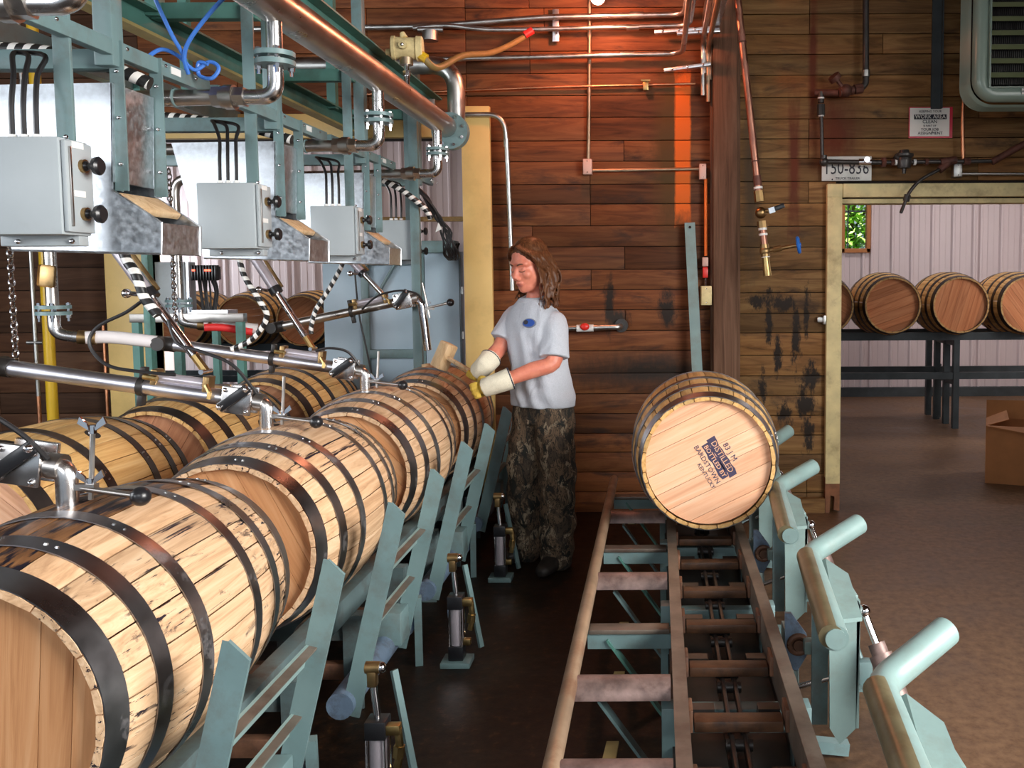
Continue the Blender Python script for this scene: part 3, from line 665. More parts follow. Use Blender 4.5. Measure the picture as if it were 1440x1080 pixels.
rack('barrel_rack', 'dark steel rack holding barrels in the room beyond the left doorway', -6.4, -2.4, 10.1, .85, .45, (-4.35, -6.3, -2.5), (-4.35, 10.4, 0))
# cardboard box
def carton():
    t = thing('cardboard_box', 'opened brown cardboard box on the floor inside the right doorway', 'box', (2.78, 6.75, 0)); R = Euler((0, 0, -.35)).to_matrix(); c = Vector((2.80, 6.80, 0))
    L = lambda *p: tuple(c + R @ Vector(p))
    m = MB(); w_, d_, h_ = .5, .4, .44
    for a, b in (((-w_/2, -d_/2), (w_/2, -d_/2)), ((w_/2, -d_/2), (w_/2, d_/2)), ((w_/2, d_/2), (-w_/2, d_/2)), ((-w_/2, d_/2), (-w_/2, -d_/2))):
        m.bar(L(a[0], a[1], h_/2), L(b[0], b[1], h_/2), .005, h_)
    m.box(c + Vector((0, 0, .004)), (w_, d_, .006), R); part('carton_body', m, 'cardboard', t)
    for p in ([(-w_/2, -d_/2, h_), (w_/2, -d_/2, h_), (w_/2-.03, -d_/2-.15, h_-.05), (-w_/2+.02, -d_/2-.16, h_+.02)], [(-w_/2, -d_/2, h_), (-w_/2, d_/2, h_), (-w_/2+.15, d_/2-.02, h_+.07), (-w_/2+.16, -d_/2+.03, h_+.05)], [(-w_/2, d_/2, h_), (w_/2, d_/2, h_), (w_/2, d_/2+.1, h_+.14), (-w_/2, d_/2+.1, h_+.13)]):
        part('flap', MB().prism([L(*q) for q in p], (0, 0, .004)), 'cardboard', t, 0)
carton()
# ---------------------------------------------------------------- filling line: base frame, tilting cradles, cylinders
def base_frame(name, label, cx, y0, y1):
    t = thing(name, label, 'machine base', (cx, (y0+y1)/2, 0))
    for dx in (-.21, .21): part('rail', MB().box((cx+dx, (y0+y1)/2, .395), (.06, y1-y0, .09), bev=.004), 'teal_shade_grime', t)
    y = y0 + .15
    while y < y1:
        for dx in (-.24, .24):
            part('leg', MB().prism([(cx+dx-.035, y-.04, 0), (cx+dx+.035, y-.04, 0), (cx+dx+.035, y-.03, 0), (cx+dx-.025, y-.03, 0), (cx+dx-.025, y+.04, 0), (cx+dx-.035, y+.04, 0)], (0, 0, .35)), 'teal_shade_grime', t, 0)
        part('cross_channel', MB().box((cx, y, .30), (.56, .05, .10), bev=.004), 'teal_shade_grime', t); part('cross_channel', MB().box((cx, y, .13), (.52, .04, .06), bev=.004), 'rust', t)
        y += P/2
    y = y0 + .42
    while y < y1:
        for dx in (-.19, .19): part('roller', MB().lathe((cx+dx, y-.05, .385), (0, 1, 0), [(0, .03), (.004, .052), (.096, .052), (.10, .03)], 18), 'stainless_dull', t)
        y += P/2
    return t
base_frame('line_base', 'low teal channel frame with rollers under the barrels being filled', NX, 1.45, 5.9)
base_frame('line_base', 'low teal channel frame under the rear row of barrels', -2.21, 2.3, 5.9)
def cradle(i, label):
    y0 = 1.79 + P*i + (.03 if i else 0); y1 = y0 + .55; t = thing('tilt_cradle', label, 'cradle', (-1.02, (y0+y1)/2, .12), 'tilting cradles beside the filling row')
    dirv = Vector((.155, 0, .63)); foot = Vector((-1.045, 0, .14)); nrm = dirv.normalized().cross(Vector((0, 1, 0)))
    for k, y in enumerate((y0, y1)):
        a = foot + Vector((0, y, 0)); tip = a + dirv; w_ = .088; f = Vector((0, 1, 0)); q = dirv.normalized()
        # folded flat-bar arm with a slanted top, narrow lip turned back
        poly = [a - f*w_/2, a + f*w_/2, tip + f*w_/2 - q*.0, tip - f*w_/2 + q*.085] if k == 0 else [a - f*w_/2, a + f*w_/2, tip + f*w_/2 - q*.01, tip - f*w_/2 + q*.075]
        arm = part('arm', MB().prism([tuple(p) for p in poly], nrm*.012), 'teal', t, 0)
        lip = [poly[0], poly[3]] ; e = nrm*(-.05)
        m = MB().prism([tuple(poly[0]), tuple(poly[3]), tuple(poly[3] + e - q*.03), tuple(poly[0] + e)], f*.01); part('lip', m, 'teal', arm, 0)
    for s in (.40, .70):
        q = foot + dirv*s; a = q + Vector((0, y0+.03, 0)); b = q + Vector((0, y1-.03, .0))
        br = part('cross_brace', MB().bar(tuple(a + nrm*.004), tuple(b + nrm*.004), .008, .062, up=tuple(dirv)), 'teal_top', t)
        part('brace_flange', MB().bar(tuple(a - nrm*.009 + dirv*.042), tuple(b - nrm*.009 + dirv*.042), .026, .006, up=tuple(dirv)), 'rust_rail', br)
    part('pivot_tube', MB().cyl((-1.05, y0-.07, .18), (-1.05, y1+.07, .18), .045, None, 20).cyl((-1.05, y1+.07, .18), (-1.05, y1+.09, .18), .058, None, 20), 'blue_bearing', t)
    part('pivot_block', MB().box((-1.03, y1-.10, .25), (.10, .11, .13), bev=.006), 'teal', t)
    part('stop_post', MB().bar((-.985, y1+.10, .0), (-.975, y1+.06, .30), .03, .03), 'teal', t)
    return t
for i, lb in enumerate(('tilting teal ladder cradle against the nearest barrel', 'tilting teal ladder cradle against the second barrel of the filling row', 'tilting teal ladder cradle against the third barrel of the filling row', 'tilting teal ladder cradle against the man\'s camouflage trousers')):
    cradle(i, lb)
def air_cyl(y, label, x=-.83):
    t = thing('air_cylinder', label, 'cylinder', (x, y, 0), 'upright air cylinders beside the cradles')
    part('foot_plate', MB().box((x, y, .012), (.12, .10, .024), bev=.003), 'teal', t)
    part('bottom_cap', MB().box((x, y, .055), (.062, .062, .06), bev=.004), 'black', t)
    part('cylinder_body', MB().cyl((x, y, .085), (x, y, .245), .026, None, 20), 'cyl_white', t)
    m = MB()
    for dx in (-.026, .026):
        for dy in (-.026, .026): m.cyl((x+dx, y+dy, .06), (x+dx, y+dy, .27), .0035, None, 6)
    part('tie_rod', m, 'chrome', t)
    part('top_cap', MB().box((x, y, .265), (.062, .062, .055), bev=.004), 'black', t)
    part('piston_rod', MB().cyl((x, y, .29), (x-.01, y, .40), .010, None, 14), 'chrome', t)
    c = part('clevis', MB().box((x-.011, y, .415), (.026, .03, .05), bev=.003).cyl((x-.03, y, .445), (x+.012, y, .445), .018, None, 14), 'bronze', t)
    part('pin', MB().sph((x+.014, y, .445), .017, 12, 8), 'chrome', c)
    part('air_fitting', MB().box((x+.05, y-.01, .265), (.04, .03, .03), bev=.003).tube([(x+.062, y-.01, .265), (x+.068, y-.012, .2), (x+.058, y-.012, .15)], .012, 8).cyl((x+.066, y-.012, .215), (x+.062, y-.012, .18), .017, None, 6).box((x+.045, y-.01, .10), (.03, .026, .026), bev=.003), 'brass', t)
    part('guide_bar', MB().bar((x+.075, y+.12, .02), (x+.0, y+.17, .36), .022, .012), 'teal', t)
    return t
for i, lb in enumerate(('upright air cylinder with chrome rod, nearest of the row, beside the first cradle', 'upright air cylinder standing between the second and third cradles', 'upright air cylinder between the third cradle and the man\'s feet')):
    air_cyl(2.53 + (1.02)*i, lb)

# ---------------------------------------------------------------- chain conveyor
def conveyor():
    t = thing('chain_conveyor', 'long rusty chain conveyor with side support bars and teal legs', 'conveyor', (.06, 3.4, 0)); y0, y1 = 1.2, 5.1
    part('side_tube', MB().cyl((-.246, y0, .47), (-.246, y1-.25, .47), .022, None, 18), 'rust_tube', t)
    for x, n_, mt in ((.055, 'chain_rail', 'rust_rail'), (.358, 'chain_rail', 'rust_rail')):
        part(n_, MB().box((x, (y0+y1)/2, .468), (.038, y1-y0, .008)).box((x+(.017 if x < .2 else -.017), (y0+y1)/2, .42), (.006, y1-y0, .10)), mt, t)
    part('return_channel', MB().box((.20, (y0+y1)/2, .235), (.34, y1-y0, .02)).box((.04, (y0+y1)/2, .27), (.012, y1-y0, .09)).box((.37, (y0+y1)/2, .27), (.012, y1-y0, .09)), 'black_iron', t)
    # side supports: half pipes and flat angles in turn
    for k, (y, kind) in enumerate(((1.53, 'f'), (1.95, 'h'), (2.385, 'h'), (2.80, 'f'), (3.245, 'h'), (3.66, 'f'), (4.13, 'h'), (4.55, 'f'))):
        if kind == 'h':
            m = MB(); n = 10; A, B2 = [], []
            for j in range(n+1):
                a = PI*(.02 + .96*j/n); p = (math.cos(a)*.052, math.sin(a)*.05 - .02)
                A.append((p[0], p[1])); B2.append((p[0]*.86, p[1]*.86 - .003))
            prof = A + B2[::-1]; m.prism([(-.232, y+p[0], .452+p[1]) for p in prof], (.262, 0, 0)); part('half_pipe', m, 'rust_mauve', t)
        else:
            sb = part('support_angle', MB().box((-.098, y+.012, .40), (.27, .008, .045)).box((-.098, y+.04, .424), (.27, .06, .006)), 'teal', t); part('wear_strip', MB().box((-.098, y+.032, .435), (.262, .06, .016), bev=.003), 'rust_rail', sb)
        part('diagonal_brace', MB().bar((-.17, y+.02, .41), (.03, y+.03, .12), .008, .045, up=(0, 1, 0)), 'teal_dark' if k % 2 else 'teal', t)
        part('tie_bar', MB().bar((-.13, y+.02, .415), (-.13, y+.42, .30), .034, .008), 'teal_yellow', t)
    for y in (1.6, 2.35, 3.1, 3.85, 4.6):
        for x in (.03, .385): part('leg', MB().box((x, y, .21), (.05, .06, .42), bev=.003), 'teal', t)
        part('cross_channel', MB().box((.21, y+.1, .33), (.31, .05, .07), bev=.003), 'teal', t); part('cross_channel', MB().box((.21, y-.15, .2), (.31, .04, .05), bev=.003), 'teal_dark', t)
    # chain links, sprocket pockets and wooden slats
    y = 1.3; k = 0
    while y < 4.95:
        sl = part('slat', MB().box((.207, y, .405), (.235, .055, .03), bev=.004), 'slat_wood', t)
        for q in (.08, .334): part('slat_end', MB().box((q, y, .425), (.012, .075, .06), bev=.002), 'rust', sl)
        part('chain_link', MB().box((.187, y+.16, .372), (.012, .27, .035), bev=.003).box((.222, y+.16, .372), (.012, .27, .035), bev=.003).cyl((.17, y+.04, .372), (.24, y+.04, .372), .016, None, 10).cyl((.17, y+.27, .372), (.24, y+.27, .372), .016, None, 10).box((.205, y+.16, .34), (.12, .05, .012)), 'black_iron', t)
        for q in ((.12, y+.10, .385), (.30, y+.10, .385)): part('attachment', MB().box(q, (.06, .04, .03)), 'black_iron', t)
        y += .325; k += 1
    part('chain_bed', MB().box((.207, (y0+y1)/2, .322), (.06, y1-y0, .012)), 'black_iron', t)
    return t
conveyor()
def kicker(i, label):
    y = 2.90 + .945*(i-1); t = thing('kick_arm', label, 'kick-off arm', (.56, y, 0), 'bent tube kick-off arms along the conveyor'); r = .036; ex = (0, 0, .018, .085)[i]
    el = Vector((.498+ex, y, .655)); near = Vector((.468+ex, y-.60, .62)); far = Vector((.70+ex*.4, y+.16, .715))
    tb = part('bent_tube', MB().pipe([tuple(near), tuple(el), tuple(far)], r, .055, 20, 8), 'teal_top', t)
    part('end_cap', MB().cyl(tuple(near - Vector((0, .006, 0))), tuple(near + Vector((0, .002, 0))), r*.78, None, 18), 'teal_top', tb)
    part('wear_edge', MB().pipe([tuple(near + Vector((-.012, .0, .006))), tuple(el + Vector((-.012, -.03, .006)))], r*.92, .02, 16), 'olive_wear', tb, label='rubbed bare brown where barrels roll')
    # web plate between tube and lever
    part('web_plate', MB().prism([(.515, y-.04, .64), (.545, y-.05, .66), (.60, y-.14, .64), (.585, y-.40, .60), (.505, y-.42, .60)], (0, 0, -.012)), 'teal_top', t, 0)
    ly = y - .27
    lv = part('lever', MB().prism([(.515, ly, .61), (.60, ly, .61), (.61, ly, .58), (.60, ly, .20), (.55, ly, .15), (.52, ly, .20)], (0, .012, 0)).box((.604, ly+.04, .40), (.010, .08, .40)), 'teal_top', t, 0)
    part('lever_side', MB().box((.50, ly+.07, .38), (.05, .014, .40)), 'teal', t)
    part('lever_cap', MB().box((.557, ly+.035, .614), (.088, .08, .010), bev=.002), 'teal_top', t)
    # pivot: bearing bracket on the conveyor, square shaft
    br = part('bearing_bracket', MB().prism([(.405, ly+.16, .30), (.405, ly+.16, .50), (.425, ly+.16, .50), (.475, ly+.16, .43), (.475, ly+.16, .36), (.43, ly+.16, .28)], (0, .014, 0)), 'blue_bearing', t, 0)
    part('bearing', MB().torus((.447, ly+.153, .40), (0, 1, 0), .028, .010, 18, 8).cyl((.447, ly+.14, .40), (.447, ly+.17, .40), .018, None, 12), 'rust', br)
    part('square_shaft', MB().box((.53, ly+.13, .405), (.14, .04, .042), bev=.003), 'teal_top', t)
    part('return_rod', MB().cyl((.42, ly+.12, .27), (.60, ly+.02, .37), .009, None, 10), 'chrome', t)
    part('rod_lug', MB().box((.42, ly+.13, .25), (.045, .012, .15), bev=.004), 'teal_top', t)
    # push cylinder leaning to the floor on the far side
    a = Vector((.625, ly+.02, .56)); b = Vector((.78, ly-.22, .10)); d = (b-a)
    part('push_rod', MB().cyl(tuple(a), tuple(a+d*.2), .011, None, 12).sph(tuple(a), .02), 'chrome', t)
    part('push_cylinder', MB().cyl(tuple(a+d*.18), tuple(a+d*.24), .026, None, 16).cyl(tuple(a+d*.24), tuple(a+d*.74), .035, None, 18).cyl(tuple(a+d*.74), tuple(a+d*.8), .028, None, 16), 'rust_mauve', t)
    part('floor_bracket', MB().cyl(tuple(a+d*.8), tuple(b), .012, None, 10).box((.79, ly-.23, .05), (.06, .05, .10), bev=.004).box((.79, ly-.23, .006), (.14, .12, .012)), 'teal', t)
    part('support_channel', MB().box((.43, ly+.22, .22), (.05, .07, .44), bev=.003), 'teal', t); part('support_foot', MB().bar((.43, ly+.2, .05), (.62, ly+.2, .03), .04, .04), 'teal', t)
    return t
for i, lb in enumerate(('nearest bent teal tube kick-off arm, cut by the lower edge', 'bent teal tube kick-off arm second from the camera, round end cap showing', 'bent teal tube kick-off arm touching the head of the conveyor barrel', 'bent teal tube kick-off arm half hidden behind the conveyor barrel')):
    kicker(i, lb)

# ---------------------------------------------------------------- overhead frame
def overhead():
    t = thing('overhead_frame', 'teal steel frame hanging over the filling row, carrying boxes and chutes', 'steel frame', (-1.7, 3.6, 2.5))
    for x, z in ((-1.90, 2.545), (-1.43, 2.70)):
        b = part('long_channel', MB().box((x-.03, 3.4, z), (.008, 5.0, .10)).box((x, 3.4, z+.046), (.06, 5.0, .008)), 'teal_dark', t); part('channel_flange', MB().box((x, 3.4, z-.052), (.062, 5.0, .012)), 'teal_yellow', b)
    part('long_channel', MB().box((-2.75, 3.4, 2.62), (.06, 5.0, .10)), 'teal', t)
    for i in range(4):
        d = P*i; last = i == 3
        part('upright', MB().box((-1.546, 2.36+d, 2.16), (.045, .012, .92), bev=.002), 'teal', t)
        h = part('hanger_tube', MB().box((-1.545, 2.56+d, 2.62), (.055, .055, .88), bev=.005), 'teal', t)
        part('cross_member', MB().box((-2.14, 2.585+d, 2.205), (1.2, .05, .055), bev=.003), 'teal', t)
        part('top_cross', MB().box((-1.72, 2.40+d, 2.60), (.40, .05, .06), bev=.003), 'teal_dark', t)
        la = part('length_arm', MB().box((-1.535, 2.57+d, 2.232), (.032, 1.02 if not last else .6, .046), bev=.003), 'teal', t)
        part('arm_label', MB().box((-1.518, 2.86+d, 2.235), (.003, .055, .022)), 'white', la)
        m = MB()
        for q in (-.3, 0, .2, .38): m.sph((-1.517, 2.6+d+q, 2.24), .006, 8, 6)
        part('bolt', m, 'chrome', la)
        if not last:
            for yy in (2.565, 2.765):
                an = part('corner_angle', MB().box((-1.528, yy+d, 2.045), (.038, .006, .42)).box((-1.546, yy+d+.015, 2.045), (.005, .035, .42)), 'teal', t)
                m = MB()
                for q in (-.13, 0, .13): m.sph((-1.526, yy+d-.004, 2.04+q), .006, 8, 6)
                part('bolt', m, 'chrome', an)
    for y in (1.6, 3.45, 5.3):
        for x in (-1.9, -2.75): part('drop_rod', MB().box((x, y, 3.25), (.05, .05, 1.35)), 'teal_dark', t)
    part('upright', MB().box((-1.47, 5.44, 1.28), (.055, .04, 2.56), bev=.003), 'teal', t); part('upright', MB().box((-2.70, 4.72, 1.35), (.035, .05, 2.5), bev=.003), 'teal_dark', t)
    part('shelf_bar', MB().box((-2.72, 5.15, 1.36), (.66, .05, .05), bev=.003), 'stainless_dull', t); part('shelf_post', MB().box((-2.42, 5.15, .68), (.04, .04, 1.34)).box((-3.02, 5.15, .68), (.04, .04, 1.34)), 'teal_dark', t)
overhead()
def chute(i, label):
    d = P*i; y0, y1 = 2.548+d, 2.755+d; t = thing('hopper_chute', label, 'chute', (-1.7, (y0+y1)/2, 1.66), 'galvanised hopper chutes along the line')
    prof = [(-1.95, 2.13), (-1.535, 2.135), (-1.545, 1.835), (-1.408, 1.742), (-1.412, 1.655), (-1.838, 1.668)]
    part('side_sheet', MB().prism([(x, y0, z) for x, z in prof], (0, .003, 0)), 'galv', t, 0); part('side_sheet', MB().prism([(x, y1, z) for x, z in prof], (0, .003, 0)), 'galv', t, 0)
    w_ = (y1-y0)
    for n_, (a, b) in (('front_sheet', (prof[1], (-1.545, 1.86))), ('nose_sheet', (prof[3], prof[4])), ('floor_sheet', (prof[4], prof[5])), ('back_sheet', (prof[5], prof[0])), ('inner_sheet', ((-1.545, 1.82), (-1.68, 1.70)))):
        part(n_, MB().prism([(a[0], y0, a[1]), (b[0], y0, b[1]), (b[0]-.003, y0, b[1]-.002), (a[0]-.003, y0, a[1]-.002)], (0, w_, 0)), 'galv', t, 0)
    part('drip_pad', MB().box((-1.502, (y0+y1)/2, 1.797), (.09, w_-.008, .022), Euler((0, .6, 0)).to_matrix(), .006), 'mallet', t, label='pale sponge pad in the mouth of the chute')
    part('rolled_hem', MB().tube([(-1.838, y0-.003, 1.667), (-1.412, y0-.003, 1.654), (-1.408, y0-.003, 1.742), (-1.545, y0-.003, 1.835)], .0035, 6).tube([(-1.412, y1+.004, 1.654), (-1.408, y1+.004, 1.742), (-1.545, y1+.004, 1.835)], .0035, 6), 'galv', t)
    return t
for i, lb in enumerate(('nearest galvanised chute, glaring white in the daylight', 'galvanised chute with slanted edge behind the second control box', 'smallest visible galvanised chute, in front of the blue-grey cabinet')): chute(i, lb)
def ctrl_box(i, label):
    d = P*i; x0, x1, y0, y1, z0, z1 = -1.700, -1.475, 2.235+d, 2.352+d, 1.695, 1.937; t = thing('control_box', label, 'control box', ((x0+x1)/2, (y0+y1)/2, z0), 'grey control boxes along the line')
    part('case', MB().box(((x0+x1)/2-.006, (y0+y1)/2, (z0+z1)/2), (x1-x0-.012, y1-y0, z1-z0), bev=.004), 'box_grey', t)
    dr = part('side_door', MB().box((x1-.004, (y0+y1)/2, (z0+z1)/2), (.012, y1-y0-.012, z1-z0-.014), bev=.003), 'box_grey', t)
    for z in ((z0+.06), (z1-.06)): part('name_tag', MB().box((x1+.0025, (y0+y1)/2-.005, z+.045), (.002, .045, .016)), 'white', dr)
    part('clasp', MB().box((x1+.004, y0+.02, (z0+z1)/2), (.006, .008, .20), bev=.002), 'stainless_dull', dr)
    for z in (z0+.055, z1-.065):
        kb = part('knob', MB().lathe((x1+.002, (y0+y1)/2+.01, z), (1, 0, 0), [(0, .013), (.012, .013), (.018, .008), (.028, .009), (.034, .022), (.044, .024), (.05, .018)], 16), 'black', t)
        part('knob_base', MB().cyl((x1, (y0+y1)/2+.01, z), (x1+.012, (y0+y1)/2+.01, z), .017, None, 12), 'bronze', kb)
    part('mounting_strip', MB().box(((x0+x1)/2-.01, y1-.02, z0-.012), (x1-x0-.02, .04, .028), bev=.003), 'box_grey', t)
    part('screw', MB().sph((x0+.05, y0+.072, z0-.014), .007, 8, 6).sph((x1-.035, y0+.072, z0-.014), .007, 8, 6).sph((x1-.01, y0+.03, z1+.003), .006, 8, 6), 'chrome', t)
    for k, dx in enumerate((.06, .09, .122)):
        cb = part('cable', MB().tube([(x0+dx, (y0+y1)/2, z1-.004), (x0+dx+.002, (y0+y1)/2, z1+.09), (x0+dx-.01, (y0+y1)/2+.03, z1+.17), (x0+dx-.06+k*.012, (y0+y1)/2+.10, z1+.235), (x0-.06, (y0+y1)/2+.2, z1+.27)], .0065, 8, sub=5), 'cable', t)
        part('cable_gland', MB().cyl((x0+dx, (y0+y1)/2, z1), (x0+dx, (y0+y1)/2, z1+.014), .011, None, 8), 'white', cb)
    return t
for i, lb in enumerate(('nearest grey control box with two black mushroom knobs', 'second grey control box, hanging before the slanted chute', 'third grey control box, above the diagonal lift cylinder', 'farthest grey control box, before the blue-grey cabinet')): ctrl_box(i, lb)
# ---------------------------------------------------------------- stainless pipework
HX = -1.25
def header():
    t = thing('header_pipe', 'large shiny stainless pipe running overhead above the boxes', 'pipe', (HX, 3, 2.48))
    part('main_pipe', MB().cyl((HX, .55, 2.478), (HX, 5.34, 2.478), .063, None, 32), 'stainless_dull', t)
    fl = part('end_flange', MB().cyl((HX+.02, 5.345, 2.455), (HX+.02, 5.375, 2.455), .108, None, 32), 'teal', t); part('end_flange', MB().cyl((HX+.02, 5.385, 2.455), (HX+.02, 5.412, 2.455), .108, None, 32), 'teal', t)
    m = MB()
    for k in range(8):
        a = 2*PI*k/8+.3; m.cyl((HX+.02+math.cos(a)*.086, 5.33, 2.455+math.sin(a)*.086), (HX+.02+math.cos(a)*.086, 5.43, 2.455+math.sin(a)*.086), .010, None, 6)
    part('flange_bolt', m, 'chrome', fl)
    part('riser', MB().pipe([(HX+.03, 5.41, 2.47), (HX+.03, 5.50, 2.47), (HX+.03, 5.50, 2.872), (-2.2, 5.50, 2.872)], .053, .16, 24, 10), 'galv_pipe', t)
    part('bracket', MB().box((HX-.10, 5.40, 2.60), (.05, .02, .10), bev=.003), 'galv_pipe', t)
header()
def flange_pair(t, c, r, mat='teal', axis='Z', gap=.012, th=.016, n=4):
    c = Vector(c)
    for s in (-1, 1):
        f = part('flange', MB().cyl(tuple(c + Vector((0, 0, s*(gap/2)))), tuple(c + Vector((0, 0, s*(gap/2+th)))), r, None, 24), mat, t)
    for k in range(n):
        m = MB(); a = 2*PI*k/n + .5; q = c + Vector((math.cos(a)*r*.78, math.sin(a)*r*.78, 0)); h = gap/2+th
        m.cyl(tuple(q + Vector((0, 0, -h-.03))), tuple(q + Vector((0, 0, h+.012))), .006, None, 6); m.cyl(tuple(q + Vector((0, 0, -h-.014))), tuple(q + Vector((0, 0, -h))), .011, None, 6); m.cyl(tuple(q + Vector((0, 0, h))), tuple(q + Vector((0, 0, h+.01))), .011, None, 6)
        part('flange_bolt', m, 'chrome', t)
def dropper(i, label):
    y = 2.97 + P*(i-1) + (.01 if i > 1 else .075 if i == 0 else 0); z = 2.178; t = thing('drop_pipe', label, 'pipe', (HX, y, 2.3), 'stainless drop pipes from the header')
    part('stub', MB().cyl((HX, y, 2.432), (HX, y, 2.30), .026, None, 20), 'stainless', t)
    flange_pair(t, (HX, y, 2.300), .064)
    part('elbow', MB().pipe([(HX, y, 2.285), (HX, y, z), (HX-.11, y, z)], .0255, .085, 20, 10), 'stainless', t)
    part('union', MB().cyl((HX-.10, y, z), (HX-.135, y, z), .034, None, 6).cyl((HX-.135, y, z), (HX-.165, y, z), .040, None, 20).cyl((HX-.165, y, z), (HX-.178, y, z), .036, None, 20).cyl((HX-.178, y, z), (HX-.205, y, z), .036, None, 6), 'stainless_dull', t)
    end = -2.76
    part('cross_pipe', MB().pipe([(HX-.205, y, z), (end, y, z-.02), (end, y, 1.46)], .026, .09, 18, 8), 'stainless_dull', t)
    part('clamp_band', MB().torus((HX-.33, y, z), (1, 0, 0), .028, .004, 18, 6), 'teal', t)
    return t
for i, lb in enumerate(('stainless drop pipe and union in the upper left corner', 'stainless drop pipe with teal flanges above the second control box', 'stainless drop pipe with teal flanges above the third control box', 'stainless drop pipe beside the big round end flange')): dropper(i, lb)
def supply(y, label, stripe):
    t = thing('supply_hose', label, 'hose', (-2.76, y, 1.4), 'supply hoses of the filler arms')
    flange_pair(t, (-2.76, y, 1.445), .072)
    part('elbow', MB().pipe([(-2.76, y, 1.43), (-2.76, y, 1.335), (-2.66, y+.03, 1.318)], .026, .08, 18, 8), 'stainless', t)
    part('hose_clamp', MB().cyl((-2.67, y+.028, 1.32), (-2.60, y+.05, 1.313), .032, None, 14), 'bronze', t)
    e = (-2.38, y+.15, 1.286)
    part('hose', MB().tube([(-2.64, y+.03, 1.316), (-2.55, y+.08, 1.315), e], .030, 14, sub=4), 'white_hose', t)
    if stripe: part('hose_stripe', MB().tube([(-2.63, y+.015, 1.305), (-2.55, y+.06, 1.302), (-2.40, y+.125, 1.272)], .024, 12, sub=4), 'red_hose', t, label='red stripe along the hose')
supply(4.06+.0, 'plain white hose feeding the third filler arm', False); supply(5.13, 'white hose with red stripe feeding the raised filler arm', True)
single('paddle_tag', 'dull metal tag strapped to the vertical stainless supply pipe', 'tag', MB().box((-2.755, 4.02, 1.60), (.075, .006, .10), Euler((0, .12, 0)).to_matrix(), .01), 'bronze', (-2.755, 4.02, 1.60))
def filler(y, label, raised=False, left=-2.36):
    t = thing('filler_arm', label, 'filler arm', (-1.9, y, 1.2), 'swinging filler arms over the barrels'); X = -1.40; sc = 1
    if not raised:
        a, b = Vector((left, y, 1.278)), Vector((-1.545, y, 1.160)); sp = Vector((X, y, 1.05))
        part('arm_tube', MB().cyl(tuple(a), tuple(b), .029, None, 22), 'satin', t)
        part('spout', MB().pipe([(-1.455, y, 1.146), (X, y, 1.138), tuple(sp - Vector((0, 0, .03)))], .024, .055, 20, 10), 'stainless', t); e = Vector((X+.01, y, 1.093)); tip = Vector((-1.215, y-.02, 1.074)); rod0, rod1 = Vector((-1.345, y, 1.062)), Vector((-1.332, y, 1.235)); nuts = ((-1.344, 1.105), (-1.333, 1.232)) if y < 3 else ((-1.344, 1.103),)
    else:
        a, b = Vector((-2.30, y, 1.29)), Vector((-1.57, y, 1.438)); part('arm_tube', MB().cyl(tuple(a), tuple(b), .026, None, 18), 'stainless_dull', t)
        part('spout', MB().pipe([(-1.50, y, 1.446), (-1.415, y, 1.452), (-1.383, y, 1.15)], .024, .06, 20, 10), 'chrome', t); e = Vector((-1.40, y, 1.40)); tip = Vector((-1.235, y-.02, 1.437)); rod0, rod1 = Vector((-1.365, y, 1.345)), Vector((-1.405, y, 1.555)); nuts = ((-1.39, 1.42),)
    d = (b-a).normalized(); R = Matrix((d, Vector((0, 1, 0)), d.cross(Vector((0, 1, 0))))).transposed(); up = d.cross(Vector((0, 1, 0))); up = up if up.z > 0 else -up; q = b + d*.055
    vb = part('valve_block', MB().box(tuple(q - Vector((0, .03, 0))), (.105, .014, .095), R, .004).box(tuple(q + Vector((0, .03, 0))), (.105, .014, .095), R, .004).cyl(tuple(b - d*.01), tuple(q + d*.06), .03, None, 18), 'stainless', t)
    m = MB()
    for u in (-.04, .04):
        for v in (-.035, .035): m.sph(tuple(q + d*u + up*v - Vector((0, .04, 0))), .008, 8, 6)
    part('block_bolt', m, 'chrome', vb)
    lv = part('valve_lever', MB().bar(tuple(q - d*.05 - up*.03 - Vector((0, .05, 0))), tuple(q + d*.045 + up*.055 - Vector((0, .05, 0))), .014, .034, up=tuple(up), bev=.005), 'black', t); [part('lever_nut', MB().sph(tuple(q + d*u + up*v - Vector((0, .06, 0))), .011, 8, 6), 'chrome', lv) for u, v in ((-.045, -.025), (.04, .05))]
    part('outlet_collar', MB().cyl(tuple(q + d*.055), tuple(q + d*.085), .031, None, 18), 'stainless_dull', t)
    hb = part('handle_rod', MB().cyl(tuple(e), tuple(tip), .0075, None, 10).box(tuple(e + Vector((.03, 0, 0))), (.06, .02, .014)), 'stainless_dull', t); part('handle_ball', MB().sph(tuple(tip), .023, 20, 14), 'black', hb)
    st = part('stop_rod', MB().cyl(tuple(rod0), tuple(rod1), .006, None, 8), 'stainless_dull', t)
    for nx, nz in nuts:
        part('wing_nut', MB().cyl((nx, y, nz-.012), (nx, y, nz+.008), .009, None, 8).prism([(nx-.006, y-.003, nz-.006), (nx-.034, y-.003, nz+.012), (nx-.028, y-.003, nz+.028), (nx-.012, y-.003, nz+.012)], (0, .006, 0)).prism([(nx+.006, y-.003, nz-.006), (nx+.034, y-.003, nz+.012), (nx+.028, y-.003, nz+.028), (nx+.012, y-.003, nz+.012)], (0, .006, 0)), 'chrome', st)
    # lugs, valve actuator and clamps along the arm
    c0 = a + (b-a)*.82 + up*.04
    part('actuator', MB().cyl(tuple(c0 - d*.09), tuple(c0 + d*.07), .019, None, 14), 'cyl_white', t)
    for u in (-.10, .085): part('lug', MB().box(tuple(c0 + d*u - up*.006), (.022, .05, .07), R, .003), 'bronze', t)
    part('lug_plate', MB().box(tuple(c0 - up*.03), (.2, .03, .012), R, .002), 'bronze', t)
